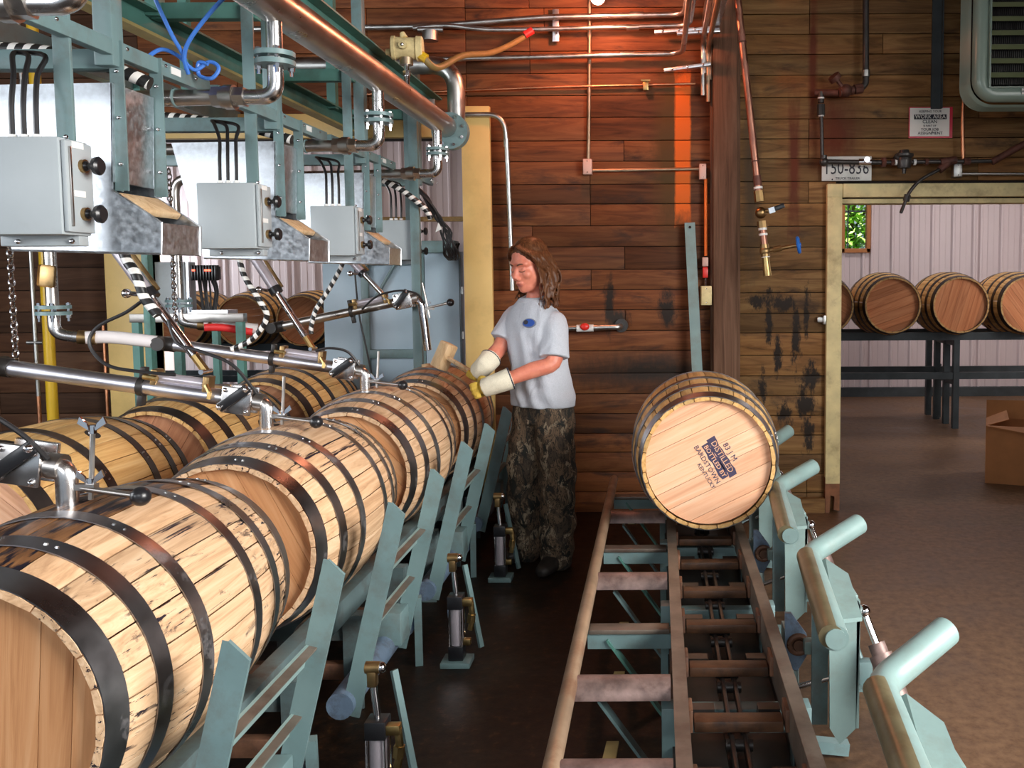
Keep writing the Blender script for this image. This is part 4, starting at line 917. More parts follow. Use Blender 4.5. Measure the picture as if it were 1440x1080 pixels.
    part('brass_elbow', MB().tube([tuple(c0 + d*.09 - Vector((0, .03, 0))), tuple(c0 + d*.11 - Vector((0, .04, 0)) - up*.02), tuple(c0 + d*.11 - Vector((0, .04, 0)) - up*.045)], .008, 8), 'brass', t); part('brass_fitting', MB().cyl(tuple(c0 - d*.13 - Vector((0, .03, 0))), tuple(c0 - d*.08 - Vector((0, .035, 0))), .010, None, 8), 'brass', t)
    part('tube_clamp', MB().cyl(tuple(a + (b-a)*.63), tuple(a + (b-a)*.655), .036, None, 16).box(tuple(a + (b-a)*.642 + up*.05), (.02, .03, .04), R, .003).box(tuple(a + (b-a)*.642 - up*.05), (.02, .03, .04), R, .003), 'black_iron', t)
    part('pivot_hub', MB().cyl(tuple(a - Vector((0, .05, 0))), tuple(a + Vector((0, .05, 0))), .032, None, 16).cyl(tuple(a - d*.03), tuple(a + d*.06), .034, None, 14), 'black_iron', t)
    return t
filler(2.075, 'filler arm valve and elbow spout in the nearest barrel, wing rod standing up'); filler(2.075+P, 'long chrome filler arm with its spout in the second barrel'); filler(2.075+2*P, 'chrome filler arm fed by the plain white hose, spout in the third barrel'); filler(2.075+3*P+.02, 'raised filler arm with long bent chrome spout, before the cabinet', True)
def lift(y, label, end, top=(-1.94, 1.72)):
    t = thing('lift_cylinder', label, 'cylinder', (top[0], y, top[1]), 'slanting lift cylinders under the chutes'); a, b = Vector((top[0], y+.02, top[1])), Vector((end[0], y, end[1])); d = b-a
    part('cylinder_tube', MB().cyl(tuple(a), tuple(a+d*.40), .023, None, 18), 'cyl_white', t)
    part('cylinder_cap', MB().cyl(tuple(a+d*.38), tuple(a+d*.44), .030, None, 14), 'black', t)
    part('side_rail', MB().cyl(tuple(a + Vector((.035, 0, .012))), tuple(a+d*.40 + Vector((.035, 0, .012))), .008, None, 8), 'bronze', t)
    part('piston_rod', MB().cyl(tuple(a+d*.43), tuple(a+d*.88), .016, None, 14), 'chrome', t)
    part('rod_end', MB().cyl(tuple(a+d*.86), tuple(b), .015, None, 8), 'brass', t)
    part('rod_pin', MB().cyl(tuple(b + Vector((0, -.035, 0))), tuple(b + Vector((0, .035, 0))), .009, None, 10), 'chrome', t)
    part('valve_knob', MB().sph(tuple(a + d*.38 + Vector((-.06, -.02, -.01))), .017, 12, 8).cyl(tuple(a + d*.38 + Vector((-.05, -.02, -.01))), tuple(a+d*.42), .008, None, 8), 'chrome', t)
lift(3.15, 'slanting chrome lift cylinder above the long chrome filler arm', (-1.61, 1.255)); lift(4.227, 'slanting lift cylinder in front of the two racked barrels', (-1.645, 1.25)); lift(5.32, 'short retracted lift cylinder above the raised filler arm', (-1.62, 1.462), (-1.86, 1.72))
# spiral wrapped hoses, air tubes, chains
M['spiral'] = spiral_mat()
def spiral(label, pts, r=.013):
    m = MB().tube(pts, r, 10, sub=6, uv=True); return single('spiral_wrap_hose', label, 'hose', m, 'spiral', pts[0], 'black and white spiral wrapped hoses')
spiral('spiral wrapped hose along the nearest slanting lift cylinder', [(-1.86, 3.08, 1.78), (-1.83, 3.07, 1.66), (-1.79, 3.06, 1.60), (-1.765, 3.06, 1.52), (-1.72, 3.06, 1.46)], .017)
spiral('spiral wrapped hose crossing in front of the racked barrels', [(-1.96, 4.17, 1.72), (-1.93, 4.16, 1.60), (-1.86, 4.16, 1.48), (-1.84, 4.18, 1.40), (-1.92, 4.2, 1.30), (-2.02, 4.2, 1.25)])
spiral('spiral wrapped hose dangling in front of the blue-grey cabinet', [(-1.83, 5.2, 1.74), (-1.84, 5.2, 1.66), (-1.92, 5.2, 1.52), (-2.0, 5.2, 1.40), (-2.03, 5.2, 1.30), (-2.03, 5.2, 1.26)])
spiral('spiral wrapped bundle lying along the frame above the nearest box', [(-2.2, 2.66, 2.27), (-2.0, 2.66, 2.26), (-1.8, 2.66, 2.25), (-1.62, 2.66, 2.21), (-1.50, 2.68, 2.16)], .020)
spiral('spiral wrapped bundle crossing above the second control box', [(-2.1, 3.74, 2.26), (-1.9, 3.74, 2.24), (-1.7, 3.74, 2.21), (-1.52, 3.75, 2.16)], .020)
spiral('spiral wrapped bundle dropping toward the cabinet beside the yellow panel', [(-1.75, 5.34, 2.21), (-1.62, 5.34, 2.16), (-1.50, 5.36, 2.09), (-1.40, 5.40, 2.0), (-1.37, 5.42, 1.94)], .018)
def air(label, pts, mat='cable', r=.006, name='air_tube', cat='tube', grp=None): return single(name, label, cat, MB().tube(pts, r, 8, sub=7), mat, pts[0], grp)
air('black air tube hanging in a loop from the second filler arm', [(-1.78, 3.10, 1.52), (-1.84, 3.08, 1.47), (-1.93, 3.06, 1.42), (-1.955, 3.05, 1.36), (-1.90, 3.05, 1.29), (-1.80, 3.06, 1.265), (-1.68, 3.08, 1.25)])
air('black air tube curving down onto the nearest spout', [(-1.56, 2.0, 1.30), (-1.50, 2.0, 1.27), (-1.45, 2.02, 1.22), (-1.425, 2.05, 1.165)])
air('black air tube running from the lift cylinder to the second spout', [(-1.72, 3.12, 1.44), (-1.68, 3.1, 1.36), (-1.60, 3.1, 1.33), (-1.50, 3.12, 1.28), (-1.43, 3.15, 1.17)])
air('black air tube arching to the third spout', [(-1.62, 4.2, 1.24), (-1.55, 4.18, 1.255), (-1.47, 4.2, 1.235), (-1.42, 4.22, 1.16), (-1.41, 4.227, 1.12)])
air('black air tube arching over the raised filler arm', [(-1.75, 5.26, 1.40), (-1.65, 5.25, 1.48), (-1.52, 5.25, 1.51), (-1.43, 5.28, 1.49), (-1.39, 5.3, 1.43)])
air('pair of black tubes hanging down the front of the blue-grey cabinet', [(-1.90, 5.58, 1.78), (-1.88, 5.58, 1.4), (-1.83, 5.56, 1.15), (-1.78, 5.5, .98)])
def chain(label, x, y, z0, z1):
    m = MB(); z = z0; k = 0
    while z < z1:
        R = .011; pts = []
        for j in range(9):
            a = 2*PI*j/8; c, s_ = math.cos(a)*R, math.sin(a)*R*1.5
            pts.append((x + (c if k % 2 else 0), y + (0 if k % 2 else c), z + s_))
        m.tube(pts, .0034, 6, caps=False); z += .026; k += 1
    return single('hanging_chain', label, 'chain', m, 'chrome', (x, y, z1), 'steel chains hanging under the frame')
chain('steel chain hanging from the nearest chute in front of the dark wall', -2.32, 3.2, 1.29, 1.76); chain('steel chain hanging beside the vertical supply pipe', -2.335, 4.3, 1.37, 2.1)
for lb, pts in (('blue air line hanging from above toward the union, outer of two', [(-1.60, 2.75, 2.75), (-1.56, 2.8, 2.50), (-1.53, 2.86, 2.36), (-1.515, 2.90, 2.30), (-1.52, 2.93, 2.25)]), ('blue air line slanting up to the big stainless pipe', [(-1.33, 2.85, 2.48), (-1.40, 2.86, 2.42), (-1.48, 2.88, 2.34), (-1.51, 2.90, 2.29), (-1.515, 2.93, 2.245)]), ('blue air line coiled over the teal arm beside the white connector', [(-1.62, 2.86, 2.27), (-1.585, 2.9, 2.315), (-1.54, 2.92, 2.30), (-1.50, 2.94, 2.26), (-1.46, 2.96, 2.29), (-1.43, 2.96, 2.27), (-1.45, 2.95, 2.235), (-1.49, 2.95, 2.245), (-1.49, 2.95, 2.285), (-1.46, 2.95, 2.28)]), ('blue air line curving in the upper left corner', [(-1.75, 2.1, 2.20), (-1.66, 2.1, 2.155), (-1.58, 2.12, 2.165), (-1.545, 2.15, 2.23)])):
    air(lb, pts, 'blue_line', .0065, 'blue_air_line', 'air line')
for k, lb in enumerate(('a',)):
    t = thing('cable_bundle', 'tangle of black cables arching down to the cabinet beside the yellow panel', 'cables', (-1.35, 5.5, 1.9)); rnd = random.Random(9)
    for j in range(11):
        o = lambda s: rnd.uniform(-s, s)
        part('cable', MB().tube([(-1.46+o(.02), 5.44, 2.14+o(.02)), (-1.40+o(.025), 5.46, 2.05+o(.02)), (-1.335+o(.03), 5.50, 1.95+o(.02)), (-1.30+o(.04), 5.52, 1.86), (-1.285+o(.05), 5.55, 1.74), (-1.30+o(.045), 5.70, 1.70), (-1.36+o(.04), 5.96, 1.81)], .0055, 6, sub=5), 'cable', t)
    part('cable_tag', MB().prism([(-1.35, 5.44, 1.86), (-1.31, 5.44, 1.88), (-1.33, 5.44, 1.92)], (0, .004, 0)), 'white', t, 0)

# ---------------------------------------------------------------- cabinets in the left doorway
def cabinet():
    t = thing('electrical_cabinet', 'blue-grey steel cabinet with teal frame between the filler arm and the yellow panel', 'cabinet', (-1.80, 6.1, 0))
    part('body', MB().box((-1.82, 6.11, .90), (.87, .22, 1.80), bev=.004), 'cabinet', t)
    for x in (-1.962, -1.582): part('frame_post', MB().box((x, 5.975, .88), (.047, .035, 1.76), bev=.003), 'teal', t)
    for z in (1.075, 1.70): part('frame_rail', MB().box((-1.772, 5.975, z), (.36, .03, .058), bev=.003), 'teal', t)
    part('diagonal_brace', MB().bar((-1.92, 5.985, 1.41), (-1.75, 5.985, 1.69), .012, .063, up=(0, 1, 0)), 'teal', t)
    dr = part('narrow_door', MB().box((-1.435, 6.00, .88), (.24, .10, 1.76), bev=.004), 'cabinet', t); part('door_seam', MB().box((-1.323, 5.946, .88), (.004, .004, 1.74)), 'rack', dr)
    part('top_box', MB().box((-1.45, 5.97, 1.79), (.22, .13, .08), bev=.004), 'teal', t)
    for z in (1.5, 1.2): part('hinge', MB().box((-1.308, 5.97, z), (.012, .03, .05)), 'galv_pipe', t)
cabinet()
def panel_meter():
    t = thing('instrument_box', 'grey instrument box seen beyond the slanting cylinder in the left doorway', 'instrument', (-3.27, 6.05, 1.33)); part('case', MB().box((-3.255, 6.02, 1.52), (.20, .14, .36), bev=.004), 'box_grey', t); part('side_panel', MB().box((-3.145, 5.97, 1.52), (.018, .02, .36)), 'galv', t)
    part('stand', MB().box((-3.25, 6.02, .66), (.05, .05, 1.33)), 'teal_dark', t)
    t = thing('display_unit', 'black finned display with three red lights beside the grey instrument box', 'display', (-2.95, 5.9, 1.3)); m = MB()
    for k in range(9): m.box((-3.05+k*.019, 5.86, 1.625), (.012, .05, .10), bev=.002)
    m.box((-2.975, 5.885, 1.625), (.17, .03, .085)); part('finned_case', m, 'black', t); m = MB()
    for k in (-.05, .03, .05): m.box((-2.975+k-.01, 5.845, 1.642), (.016, .03, .012))
    part('led', m, 'led', t); m = MB(); rnd = random.Random(4)
    for k in range(9): m.tube([(-3.03+k*.014, 5.88, 1.58), (-3.02+k*.012+rnd.uniform(-.02, .02), 5.9, 1.5), (-3.02+k*.011, 5.9, 1.38)], .006, 6, sub=4)
    part('wiring', m, 'cable', t); part('tray', MB().box((-2.96, 5.92, 1.365), (.26, .14, .03)), 'galv', t); part('post', MB().box((-2.96, 5.95, .68), (.04, .04, 1.34)), 'teal_dark', t)
panel_meter()
# ---------------------------------------------------------------- pipes at the far left
single('yellow_pipe', 'bright yellow vertical pipe before the dark plank wall', 'pipe', MB().cyl((-3.81, 5.55, 0), (-3.81, 5.55, 3.9), .032, None, 18), 'yellow_pipe', (-3.81, 5.55, 0))
t = thing('grey_pipe', 'thin grey vertical pipe beside the yellow one', 'pipe', (-3.93, 5.6, 0)); part('tube', MB().cyl((-3.93, 5.6, .85), (-3.93, 5.6, 3.9), .013, None, 12), 'galv_pipe', t); part('lower_tube', MB().cyl((-3.93, 5.6, 0), (-3.93, 5.6, .86), .012, None, 12), 'copper', t); part('cross_fitting', MB().cyl((-3.98, 5.6, 1.19), (-3.88, 5.6, 1.19), .014, None, 10), 'galv_pipe', t)
single('orange_pipe', 'thin orange pipe on the dark wall under the supply elbow', 'pipe', MB().cyl((-3.66, 5.86, 0), (-3.66, 5.86, 1.3), .010, None, 10), 'copper', (-3.66, 5.86, 0))
# ---------------------------------------------------------------- level transmitter on the header
def transmitter():
    y = 4.55; t = thing('level_transmitter', 'beige round-headed level transmitter mounted on the big stainless pipe', 'transmitter', (-1.25, y, 2.54)); cx, cz = -1.255, 2.735
    part('head', MB().lathe((cx-.075, y, cz), (1, .15, 0), [(0, .05), (.004, .058), (.02, .06), (.022, .054), (.12, .054), (.124, .062), (.15, .062), (.156, .055)], 22), 'white_hose' if False else 'yellow_trim', t)
    part('boss', MB().cyl((cx, y-.05, cz), (cx, y-.068, cz), .02, None, 14).cyl((cx-.01, y, cz+.05), (cx-.018, y, cz+.075), .02, .012, 10).cyl((cx-.08, y, cz-.02), (cx-.10, y, cz-.02), .016, None, 8), 'yellow_trim', t); part('cap_screw', MB().sph((cx, y-.068, cz), .009, 8, 6), 'chrome', t)
    part('neck', MB().cyl((cx, y, cz-.05), (cx, y, cz-.085), .033, None, 18), 'galv_warm', t); part('stem', MB().cyl((cx, y, cz-.085), (cx, y, 2.53), .013, None, 12).cyl((cx, y, cz-.14), (cx, y, cz-.115), .019, None, 6), 'chrome', t)
    h = part('flex_hose', MB().tube([(cx+.085, y, cz-.045), (cx+.13, y+.1, cz-.075), (-1.09, 5.1, 2.83), (-1.0, 5.55, 2.96), (-.86, 5.78, 3.10), (-.80, 5.80, 3.155)], .018, 12, sub=6), 'flex', t); part('gland', MB().cyl((cx+.06, y, cz-.03), (cx+.10, y, cz-.055), .024, None, 8), 'yellow_pipe', h); part('hose_collar', MB().cyl((-.84, 5.79, 3.125), (-.79, 5.80, 3.158), .024, None, 12), 'red_hose', h)
transmitter()
# ---------------------------------------------------------------- conduits and fittings on the plank wall
CB_ = 'grey steel conduits on the plank wall'
def conduit(label, pts, r=.016, mat='galv_pipe', bend=.1, coup=(), group=None):
    t = thing('conduit', label, 'conduit', pts[0], group); part('tube', MB().pipe(pts, r, bend, 12, 8), mat, t)
    for a, b in coup: part('coupling', MB().cyl(a, b, r*1.22, None, 12), mat, t)
conduit('uppermost horizontal steel conduit on the plank wall', [(-2.6, 5.82, 3.18), (-1.5, 5.82, 3.19), (-.7, 5.82, 3.245), (.185, 5.82, 3.258), (.185, 3.0, 3.262)], .019, bend=.12, coup=(((-.17, 5.82, 3.254), (-.08, 5.82, 3.255)),))
conduit('second horizontal steel conduit, bowed, ending at the yellow flexible hose', [(-1.55, 5.80, 3.175), (-1.35, 5.80, 3.195), (-1.10, 5.80, 3.162), (-.85, 5.80, 3.162), (.215, 5.80, 3.185), (.235, 3.0, 3.20)], .015, bend=.1, coup=(((-.19, 5.80, 3.172), (-.11, 5.80, 3.174)),))
conduit('third steel conduit, lit pink along its top, above the copper pipe', [(-2.2, 5.82, 2.97), (-1.35, 5.82, 2.985), (.17, 5.82, 3.012), (.175, 3.0, 3.02)], .017, bend=.12, coup=(((-.23, 5.82, 3.006), (-.14, 5.82, 3.008)),))
conduit('thin copper pipe running below the conduits', [(-1.9, 5.87, 2.775), (-.7, 5.87, 2.815), (.25, 5.87, 2.832)], .009, 'copper', coup=(((-.82, 5.87, 2.811), (-.812, 5.87, 2.811)),))
conduit('brownish vertical conduit dropping from the lamp to the pink box', [(-.425, 5.875, 3.75), (-.43, 5.875, 3.15), (-.448, 5.875, 2.33)], .012, 'galv_warm', coup=(((-.430, 5.875, 3.19), (-.431, 5.875, 3.13)),))
conduit('brownish horizontal conduit from the pink box to the timber post', [(-.42, 5.875, 2.278), (.29, 5.875, 2.285)], .012, 'galv_warm')
conduit('bent steel conduit over the yellow door panel, dropping behind the man', [(-1.6, 5.76, 2.622), (-.975, 5.76, 2.622), (-.962, 5.78, 2.4), (-.945, 5.80, 1.50)], .0165, bend=.13, coup=(((-.966, 5.775, 2.47), (-.965, 5.776, 2.42)),))
for k, (x, z, dx) in enumerate(((.31, 3.24, .0), (.35, 3.20, .0), (.30, 3.10, 0), (.335, 3.06, 0))):
    conduit(('steel conduit running overhead toward the camera beside the timber post', 'brownish overhead conduit closest to the timber post', 'short lower conduit in the bunch by the post', 'lowest overhead conduit of the bunch by the post')[k], [(x, 5.84, z-.35), (x, 5.84, z), (x, 3.0, z+.03)], .016, 'galv_pipe' if k % 2 == 0 else 'galv_warm', .1)
def strut(label, a, b, w_=.041):
    t = thing('strut_channel', label, 'strut', a); a, b = Vector(a), Vector(b); up = (0, 0, 1) if abs((b-a).normalized().z) < .9 else (0, 1, 0)
    part('channel_web', MB().bar(tuple(a), tuple(b), w_, .02, up=up, bev=.002), 'galv', t); d = (b-a).normalized(); m = MB(); n = max(2, int((b-a).length/.09))
    for k in range(n): m.sph(tuple(a + (b-a)*((k+.5)/n) + Vector((0, -.02, 0))), .009, 8, 6)
    part('bolt_head', m, 'chrome', t)
strut('vertical strut channel clamping the two upper conduits', (-.648, 5.86, 3.10), (-.646, 5.86, 3.305)); strut('upper horizontal strut channel near the timber post', (-.01, 5.78, 3.135), (.40, 5.74, 3.15)); strut('lower horizontal strut channel near the timber post, lit pink', (.05, 5.78, 2.895), (.345, 5.74, 2.925)); strut('second upper strut channel, closest of the pair by the post', (.13, 5.70, 3.105), (.40, 5.70, 3.12)); strut('greenish strut running overhead along the post', (.375, 5.7, 3.15), (.40, 4.6, 3.19))
single('tube_clamp', 'small brass clamp on the copper pipe', 'clamp', MB().box((-.07, 5.86, 2.82), (.035, .03, .065), bev=.004).box((-.07, 5.845, 2.85), (.06, .012, .012)), 'brass', (-.07, 5.86, 2.82))
single('pipe_fitting', 'round grey conduit fitting under the uppermost conduit', 'conduit fitting', MB().cyl((-1.44, 5.78, 3.15), (-1.44, 5.78, 3.09), .05, None, 18).cyl((-1.52, 5.80, 3.165), (-1.36, 5.80, 3.165), .02, None, 10), 'galv_pipe', (-1.44, 5.78, 3.09))
def jbox(name, label, c, s, mat): 
    t = thing(name, label, 'junction box', c); part('box_body', MB().box(c, s, bev=.004), mat, t); part('cover', MB().box((c[0], c[1]-s[1]/2-.002, c[2]), (s[0]*.88, .005, s[2]*.9), bev=.001), mat, t); part('cover_screw', MB().sph((c[0], c[1]-s[1]/2-.005, c[2]+s[2]*.36), .004, 6, 5).sph((c[0], c[1]-s[1]/2-.005, c[2]-s[2]*.36), .004, 6, 5), 'chrome', t)
M['box_pink'] = paint('pinkish_box_paint', (.62, .40, .33), .45, 0, .08, 6)
jbox('junction_box', 'pinkish switch box on the plank wall above the man', (-.452, 5.865, 2.30), (.058, .06, .10), 'box_pink'); jbox('junction_box', 'narrow pale box at the timber post end of the conduit', (.298, 5.865, 2.265), (.045, .06, .10), 'box_pink'); jbox('junction_box', 'tan box beside the leaning teal bar', (.318, 5.84, 1.46), (.07, .10, .125), 'yellow_trim'); jbox('junction_box', 'grey outlet box at the end of the conduit over the doorway', (1.952, 5.85, 2.262), (.055, .06, .085), 'galv_pipe')
single('red_pipe', 'orange-red painted pipe running down beside the timber post', 'pipe', MB().cyl((.318, 5.86, 2.22), (.318, 5.86, 1.72), .011, None, 10), 'orange_paint', (.318, 5.86, 1.72))
t = thing('fire_alarm_pull', 'small red and white alarm fitting on the red pipe', 'alarm', (.315, 5.84, 1.6)); part('red_case', MB().box((.313, 5.85, 1.61), (.035, .05, .07), bev=.006), 'red', t); part('white_cap', MB().box((.313, 5.85, 1.68), (.04, .05, .06), bev=.006), 'box_pink', t); part('lower_tube', MB().cyl((.318, 5.86, 1.58), (.318, 5.86, 1.52), .009, None, 8), 'chrome', t)
def leanbar():
    t = thing('flat_bar', 'long pale teal flat bar leaning upright against the plank wall', 'steel bar', (.27, 5.75, 0)); a, b = Vector((.30, 5.70, 0)), Vector((.212, 5.845, 1.935)); part('bar', MB().bar(tuple(a), tuple(b), .068, .012, up=(0, -1, .07)), 'teal_top', t); part('bolt_hole', MB().cyl((.213, 5.825, 1.905), (.213, 5.836, 1.905), .009, None, 10), 'core', t)
leanbar()
t = thing('water_tap_pipe', 'short pipe with red valve sticking out of the plank wall behind the man', 'pipe', (-.4, 5.8, 1.25)); part('tube', MB().pipe([(-.245, 5.90, 1.262), (-.245, 5.80, 1.258), (-.70, 5.80, 1.248)], .018, .04, 14), 'galv_pipe', t); part('wall_flange', MB().cyl((-.242, 5.90, 1.262), (-.242, 5.885, 1.262), .045, None, 20), 'pipe_dark', t); part('valve', MB().cyl((-.53, 5.80, 1.25), (-.42, 5.80, 1.252), .024, None, 12), 'white', t); part('red_handle', MB().sph((-.475, 5.775, 1.262), .024, 12, 8, (1.3, .7, 1)), 'red', t)
# lamp
t = thing('bulb_lamp', 'glowing reddish bulb lamp high on the plank wall', 'lamp', (-.36, 5.62, 3.3)); part('bulb', MB().lathe((-.36, 5.62, 3.262), (0, 0, 1), [(0, .006), (.006, .024), (.022, .040), (.045, .044), (.07, .034), (.10, .018), (.13, .016)], 20), 'bulb', t); part('socket', MB().cyl((-.36, 5.62, 3.39), (-.36, 5.62, 3.49), .024, None, 14).bar((-.36, 5.62, 3.47), (-.40, 5.90, 3.47), .03, .03), 'black', t)
point('bulb_light', (-.36, 5.40, 3.22), 28, (1.0, .31, .15), .05)
# steam pipe with valves
def steam():
    t = thing('steam_drop_pipe', 'reddish vertical pipe with two valves ending in a brass tip', 'pipe', (.6, 5.5, 1.6)); a, b = Vector((.495, 5.55, 3.3)), Vector((.676, 5.5, 1.62)); f = lambda s: tuple(a+(b-a)*s); V = lambda s: a+(b-a)*s
    part('tube', MB().cyl(f(-.3), f(.72), .022, None, 16), 'pipe_red', t); [part('coupling', MB().cyl(f(u), f(v), .0255, None, 16), 'pipe_rust', t) for u, v in ((.17, .175), (.60, .605), (.655, .69))]
    part('ball_valve', MB().cyl(f(.71), f(.75), .031, None, 8).sph(f(.79), .036, 14, 10).cyl(f(.82), f(.845), .03, None, 8), 'bronze', t); v = V(.785)
    lv = part('valve_stem', MB().cyl(tuple(v), tuple(v + Vector((.055, -.02, .005))), .012, None, 10), 'bronze', t); part('lever', MB().bar(tuple(v + Vector((.05, -.02, .0))), tuple(v + Vector((.14, -.04, .035))), .012, .03, bev=.004), 'black', lv); part('lever_plate', MB().bar(tuple(v + Vector((.048, -.028, .0))), tuple(v + Vector((.082, -.036, .010))), .012, .034), 'galv', lv)
    for s in (.695, .713, .845, .865, .91, .945): part('thread_tape', MB().cyl(f(s), f(s+.008), .0275, None, 14), 'tape', t)
    part('lower_tube', MB().cyl(f(.84), f(.905), .021, None, 14), 'pipe_red', t); part('gate_valve', MB().cyl(f(.905), f(.95), .029, None, 10).sph(f(.93), .034, 12, 8), 'bronze', t); v = V(.93); hw = v + Vector((.20, -.04, .035)); part('spindle', MB().cyl(tuple(v), tuple(hw), .012, None, 10).cyl(tuple(v + Vector((.05, -.01, .009))), tuple(v + Vector((.10, -.02, .018))), .018, None, 8), 'bronze', t)
    w_ = part('handwheel', MB().torus(tuple(hw), (1, -.2, .17), .044, .011, 24, 8).cyl(tuple(hw - Vector((.008, 0, 0))), tuple(hw + Vector((.014, 0, 0))), .016, None, 10).bar(tuple(hw + Vector((0, 0, -.04))), tuple(hw + Vector((0, 0, .04))), .012, .012).bar(tuple(hw + Vector((0, -.04, 0))), tuple(hw + Vector((0, .04, 0))), .012, .012), 'blue_wheel', t, label='blue handwheel')
    part('nozzle', MB().cyl(f(.95), f(1.02), .022, .026, 10), 'brass', t)
steam()
t = thing('condensate_pipe', 'dark vertical pipe with rusty valve on the brown planks beside the sign', 'pipe', (1.2, 5.8, 2.8)); part('tube', MB().pipe([(1.335, 5.82, 3.9), (1.348, 5.82, 2.80), (1.23, 5.80, 2.765)], .02, .04, 14), 'pipe_dark', t); part('elbow_collar', MB().cyl((1.347, 5.82, 2.86), (1.347, 5.82, 2.90), .027, None, 12), 'galv_pipe', t)
part('rusty_valve', MB().cyl((1.32, 5.81, 2.785), (1.27, 5.80, 2.775), .032, None, 8).cyl((1.26, 5.80, 2.77), (1.17, 5.78, 2.755), .028, None, 10).sph((1.21, 5.78, 2.765), .042, 12, 8).cyl((1.21, 5.78, 2.76), (1.14, 5.76, 2.84), .014, None, 8).cyl((1.145, 5.76, 2.83), (1.125, 5.75, 2.852), .04, None, 12).cyl((1.17, 5.80, 2.755), (1.03, 5.86, 2.77), .022, None, 10), 'pipe_rust', t)
part('lower_tube', MB().cyl((1.063, 5.84, 2.77), (1.063, 5.84, 2.70), .02, None, 12).cyl((1.063, 5.84, 2.69), (1.065, 5.84, 2.62), .026, None, 8).cyl((1.065, 5.84, 2.64), (1.075, 5.84, 2.33), .0125, None, 12), 'pipe_dark', t); part('tape_band', MB().cyl((1.063, 5.84, 2.725), (1.063, 5.84, 2.735), .022, None, 12).cyl((1.065, 5.84, 2.612), (1.065, 5.84, 2.625), .019, None, 12), 'tape', t)
def regline():
    t = thing('regulator_line', 'iron steam line with regulator running over the licence plate and doorway', 'pipe', (1.6, 5.8, 2.3)); y = 5.80
    part('tube', MB().cyl((1.075, y, 2.318), (1.47, y, 2.312), .016, None, 12).cyl((1.47, y, 2.312), (2.2, y, 2.318), .013, None, 12), 'pipe_dark', t); part('elbow', MB().sph((1.077, y, 2.318), .03, 12, 8).cyl((1.075, y, 2.32), (1.075, y, 2.36), .022, None, 10), 'pipe_dark', t)
    part('gauge_port', MB().cyl((1.345, y-.02, 2.325), (1.345, y-.05, 2.325), .019, None, 14).cyl((1.30, y, 2.315), (1.38, y, 2.313), .022, None, 10), 'chrome', t); part('union_nut', MB().cyl((1.45, y, 2.312), (1.475, y, 2.312), .034, None, 6).cyl((1.51, y, 2.312), (1.53, y, 2.312), .022, None, 8).cyl((1.73, y, 2.314), (1.75, y, 2.314), .022, None, 8).cyl((1.98, y, 2.316), (2.02, y, 2.316), .024, None, 8), 'pipe_rust', t)
    part('regulator', MB().lathe((1.595, y, 2.24), (0, 0, 1), [(0, .012), (.03, .014), (.035, .04), (.08, .05), (.10, .045), (.11, .06), (.125, .06), (.13, .035), (.15, .03)], 18).cyl((1.54, y, 2.36), (1.57, y, 2.33), .024, None, 10), 'pipe_dark', t)
    part('y_strainer', MB().cyl((1.83, y, 2.31), (1.93, y, 2.325), .026, None, 12).cyl((1.89, y, 2.315), (1.82, y-.01, 2.26), .024, None, 10), 'pipe_rust', t); part('drain_tube', MB().tube([(1.83, y-.01, 2.268), (1.70, y-.03, 2.20), (1.63, y-.04, 2.13), (1.60, y-.04, 2.07), (1.565, y-.05, 1.985)], .011, 10, sub=3).cyl((1.61, y-.04, 2.10), (1.60, y-.04, 2.06), .022, None, 8), 'pipe_dark', t)
    part('lagged_end', MB().tube([(2.16, y, 2.31), (2.25, y, 2.36), (2.40, y, 2.44), (2.6, y, 2.52)], .022, 12, sub=4), 'pipe_rust', t); part('thread_tape', MB().cyl((1.535, y, 2.312), (1.548, y, 2.312), .018, None, 12).cyl((1.655, y, 2.313), (1.67, y, 2.313), .020, None, 12), 'tape', t)
regline()
conduit('thin conduit from the grey outlet box to the frame edge', [(1.96, 5.86, 2.243), (3.2, 5.86, 2.235)], .011, 'galv_pipe'); conduit('copper tube dropping from the heater to the iron line', [(1.985, 5.83, 2.95), (1.978, 5.83, 2.55), (1.985, 5.83, 2.33)], .012, 'copper', coup=(((1.984, 5.83, 2.40), (1.985, 5.83, 2.35)),))
# sign, plate, strap
FR = (PI/2, 0, 0)
t = thing('safety_sign', 'white sign with red border asking to keep the work area clean', 'sign', (1.79, 5.88, 2.58)); part('border', MB().box((1.79, 5.893, 2.580), (.285, .006, .20)), 'sign_red', t); part('board', MB().box((1.782, 5.888, 2.582), (.258, .006, .182)), 'sign_white', t); part('word_band', MB().box((1.785, 5.884, 2.615), (.212, .003, .031)), 'ink', t)
for s, z, sz, mt, dx in (('KEEPING YOUR', 2.649, .021, 'ink', 0), ('WORK AREA', 2.615, .034, 'sign_white', 0), ('CLEAN', 2.583, .031, 'ink', -.003), ('IS PART OF', 2.557, .017, 'ink', -.003), ('YOUR JOB', 2.533, .025, 'ink', -.003), ('ASSIGNMENT', 2.509, .027, 'ink', .0)): text('lettering', s, sz, (1.785+dx, 5.8815, z), FR, mt, t)
t = thing('licence_plate', 'white licence plate reading 150-836 over the doorway corner', 'licence plate', (1.24, 5.87, 2.28)); part('plate', MB().box((1.239, 5.868, 2.282), (.325, .004, .158), bev=.0015), 'plate', t); o = text('lettering', '150-836', .122, (1.236, 5.8645, 2.283), FR, 'ink', t); o.scale = (.74, 1, 1); text('lettering', 'TRUCK TRAILER', .022, (1.245, 5.8645, 2.218), FR, 'ink', t); part('plate_bolt', MB().cyl((1.145, 5.862, 2.212), (1.145, 5.868, 2.212), .005, None, 8), 'ink', t)
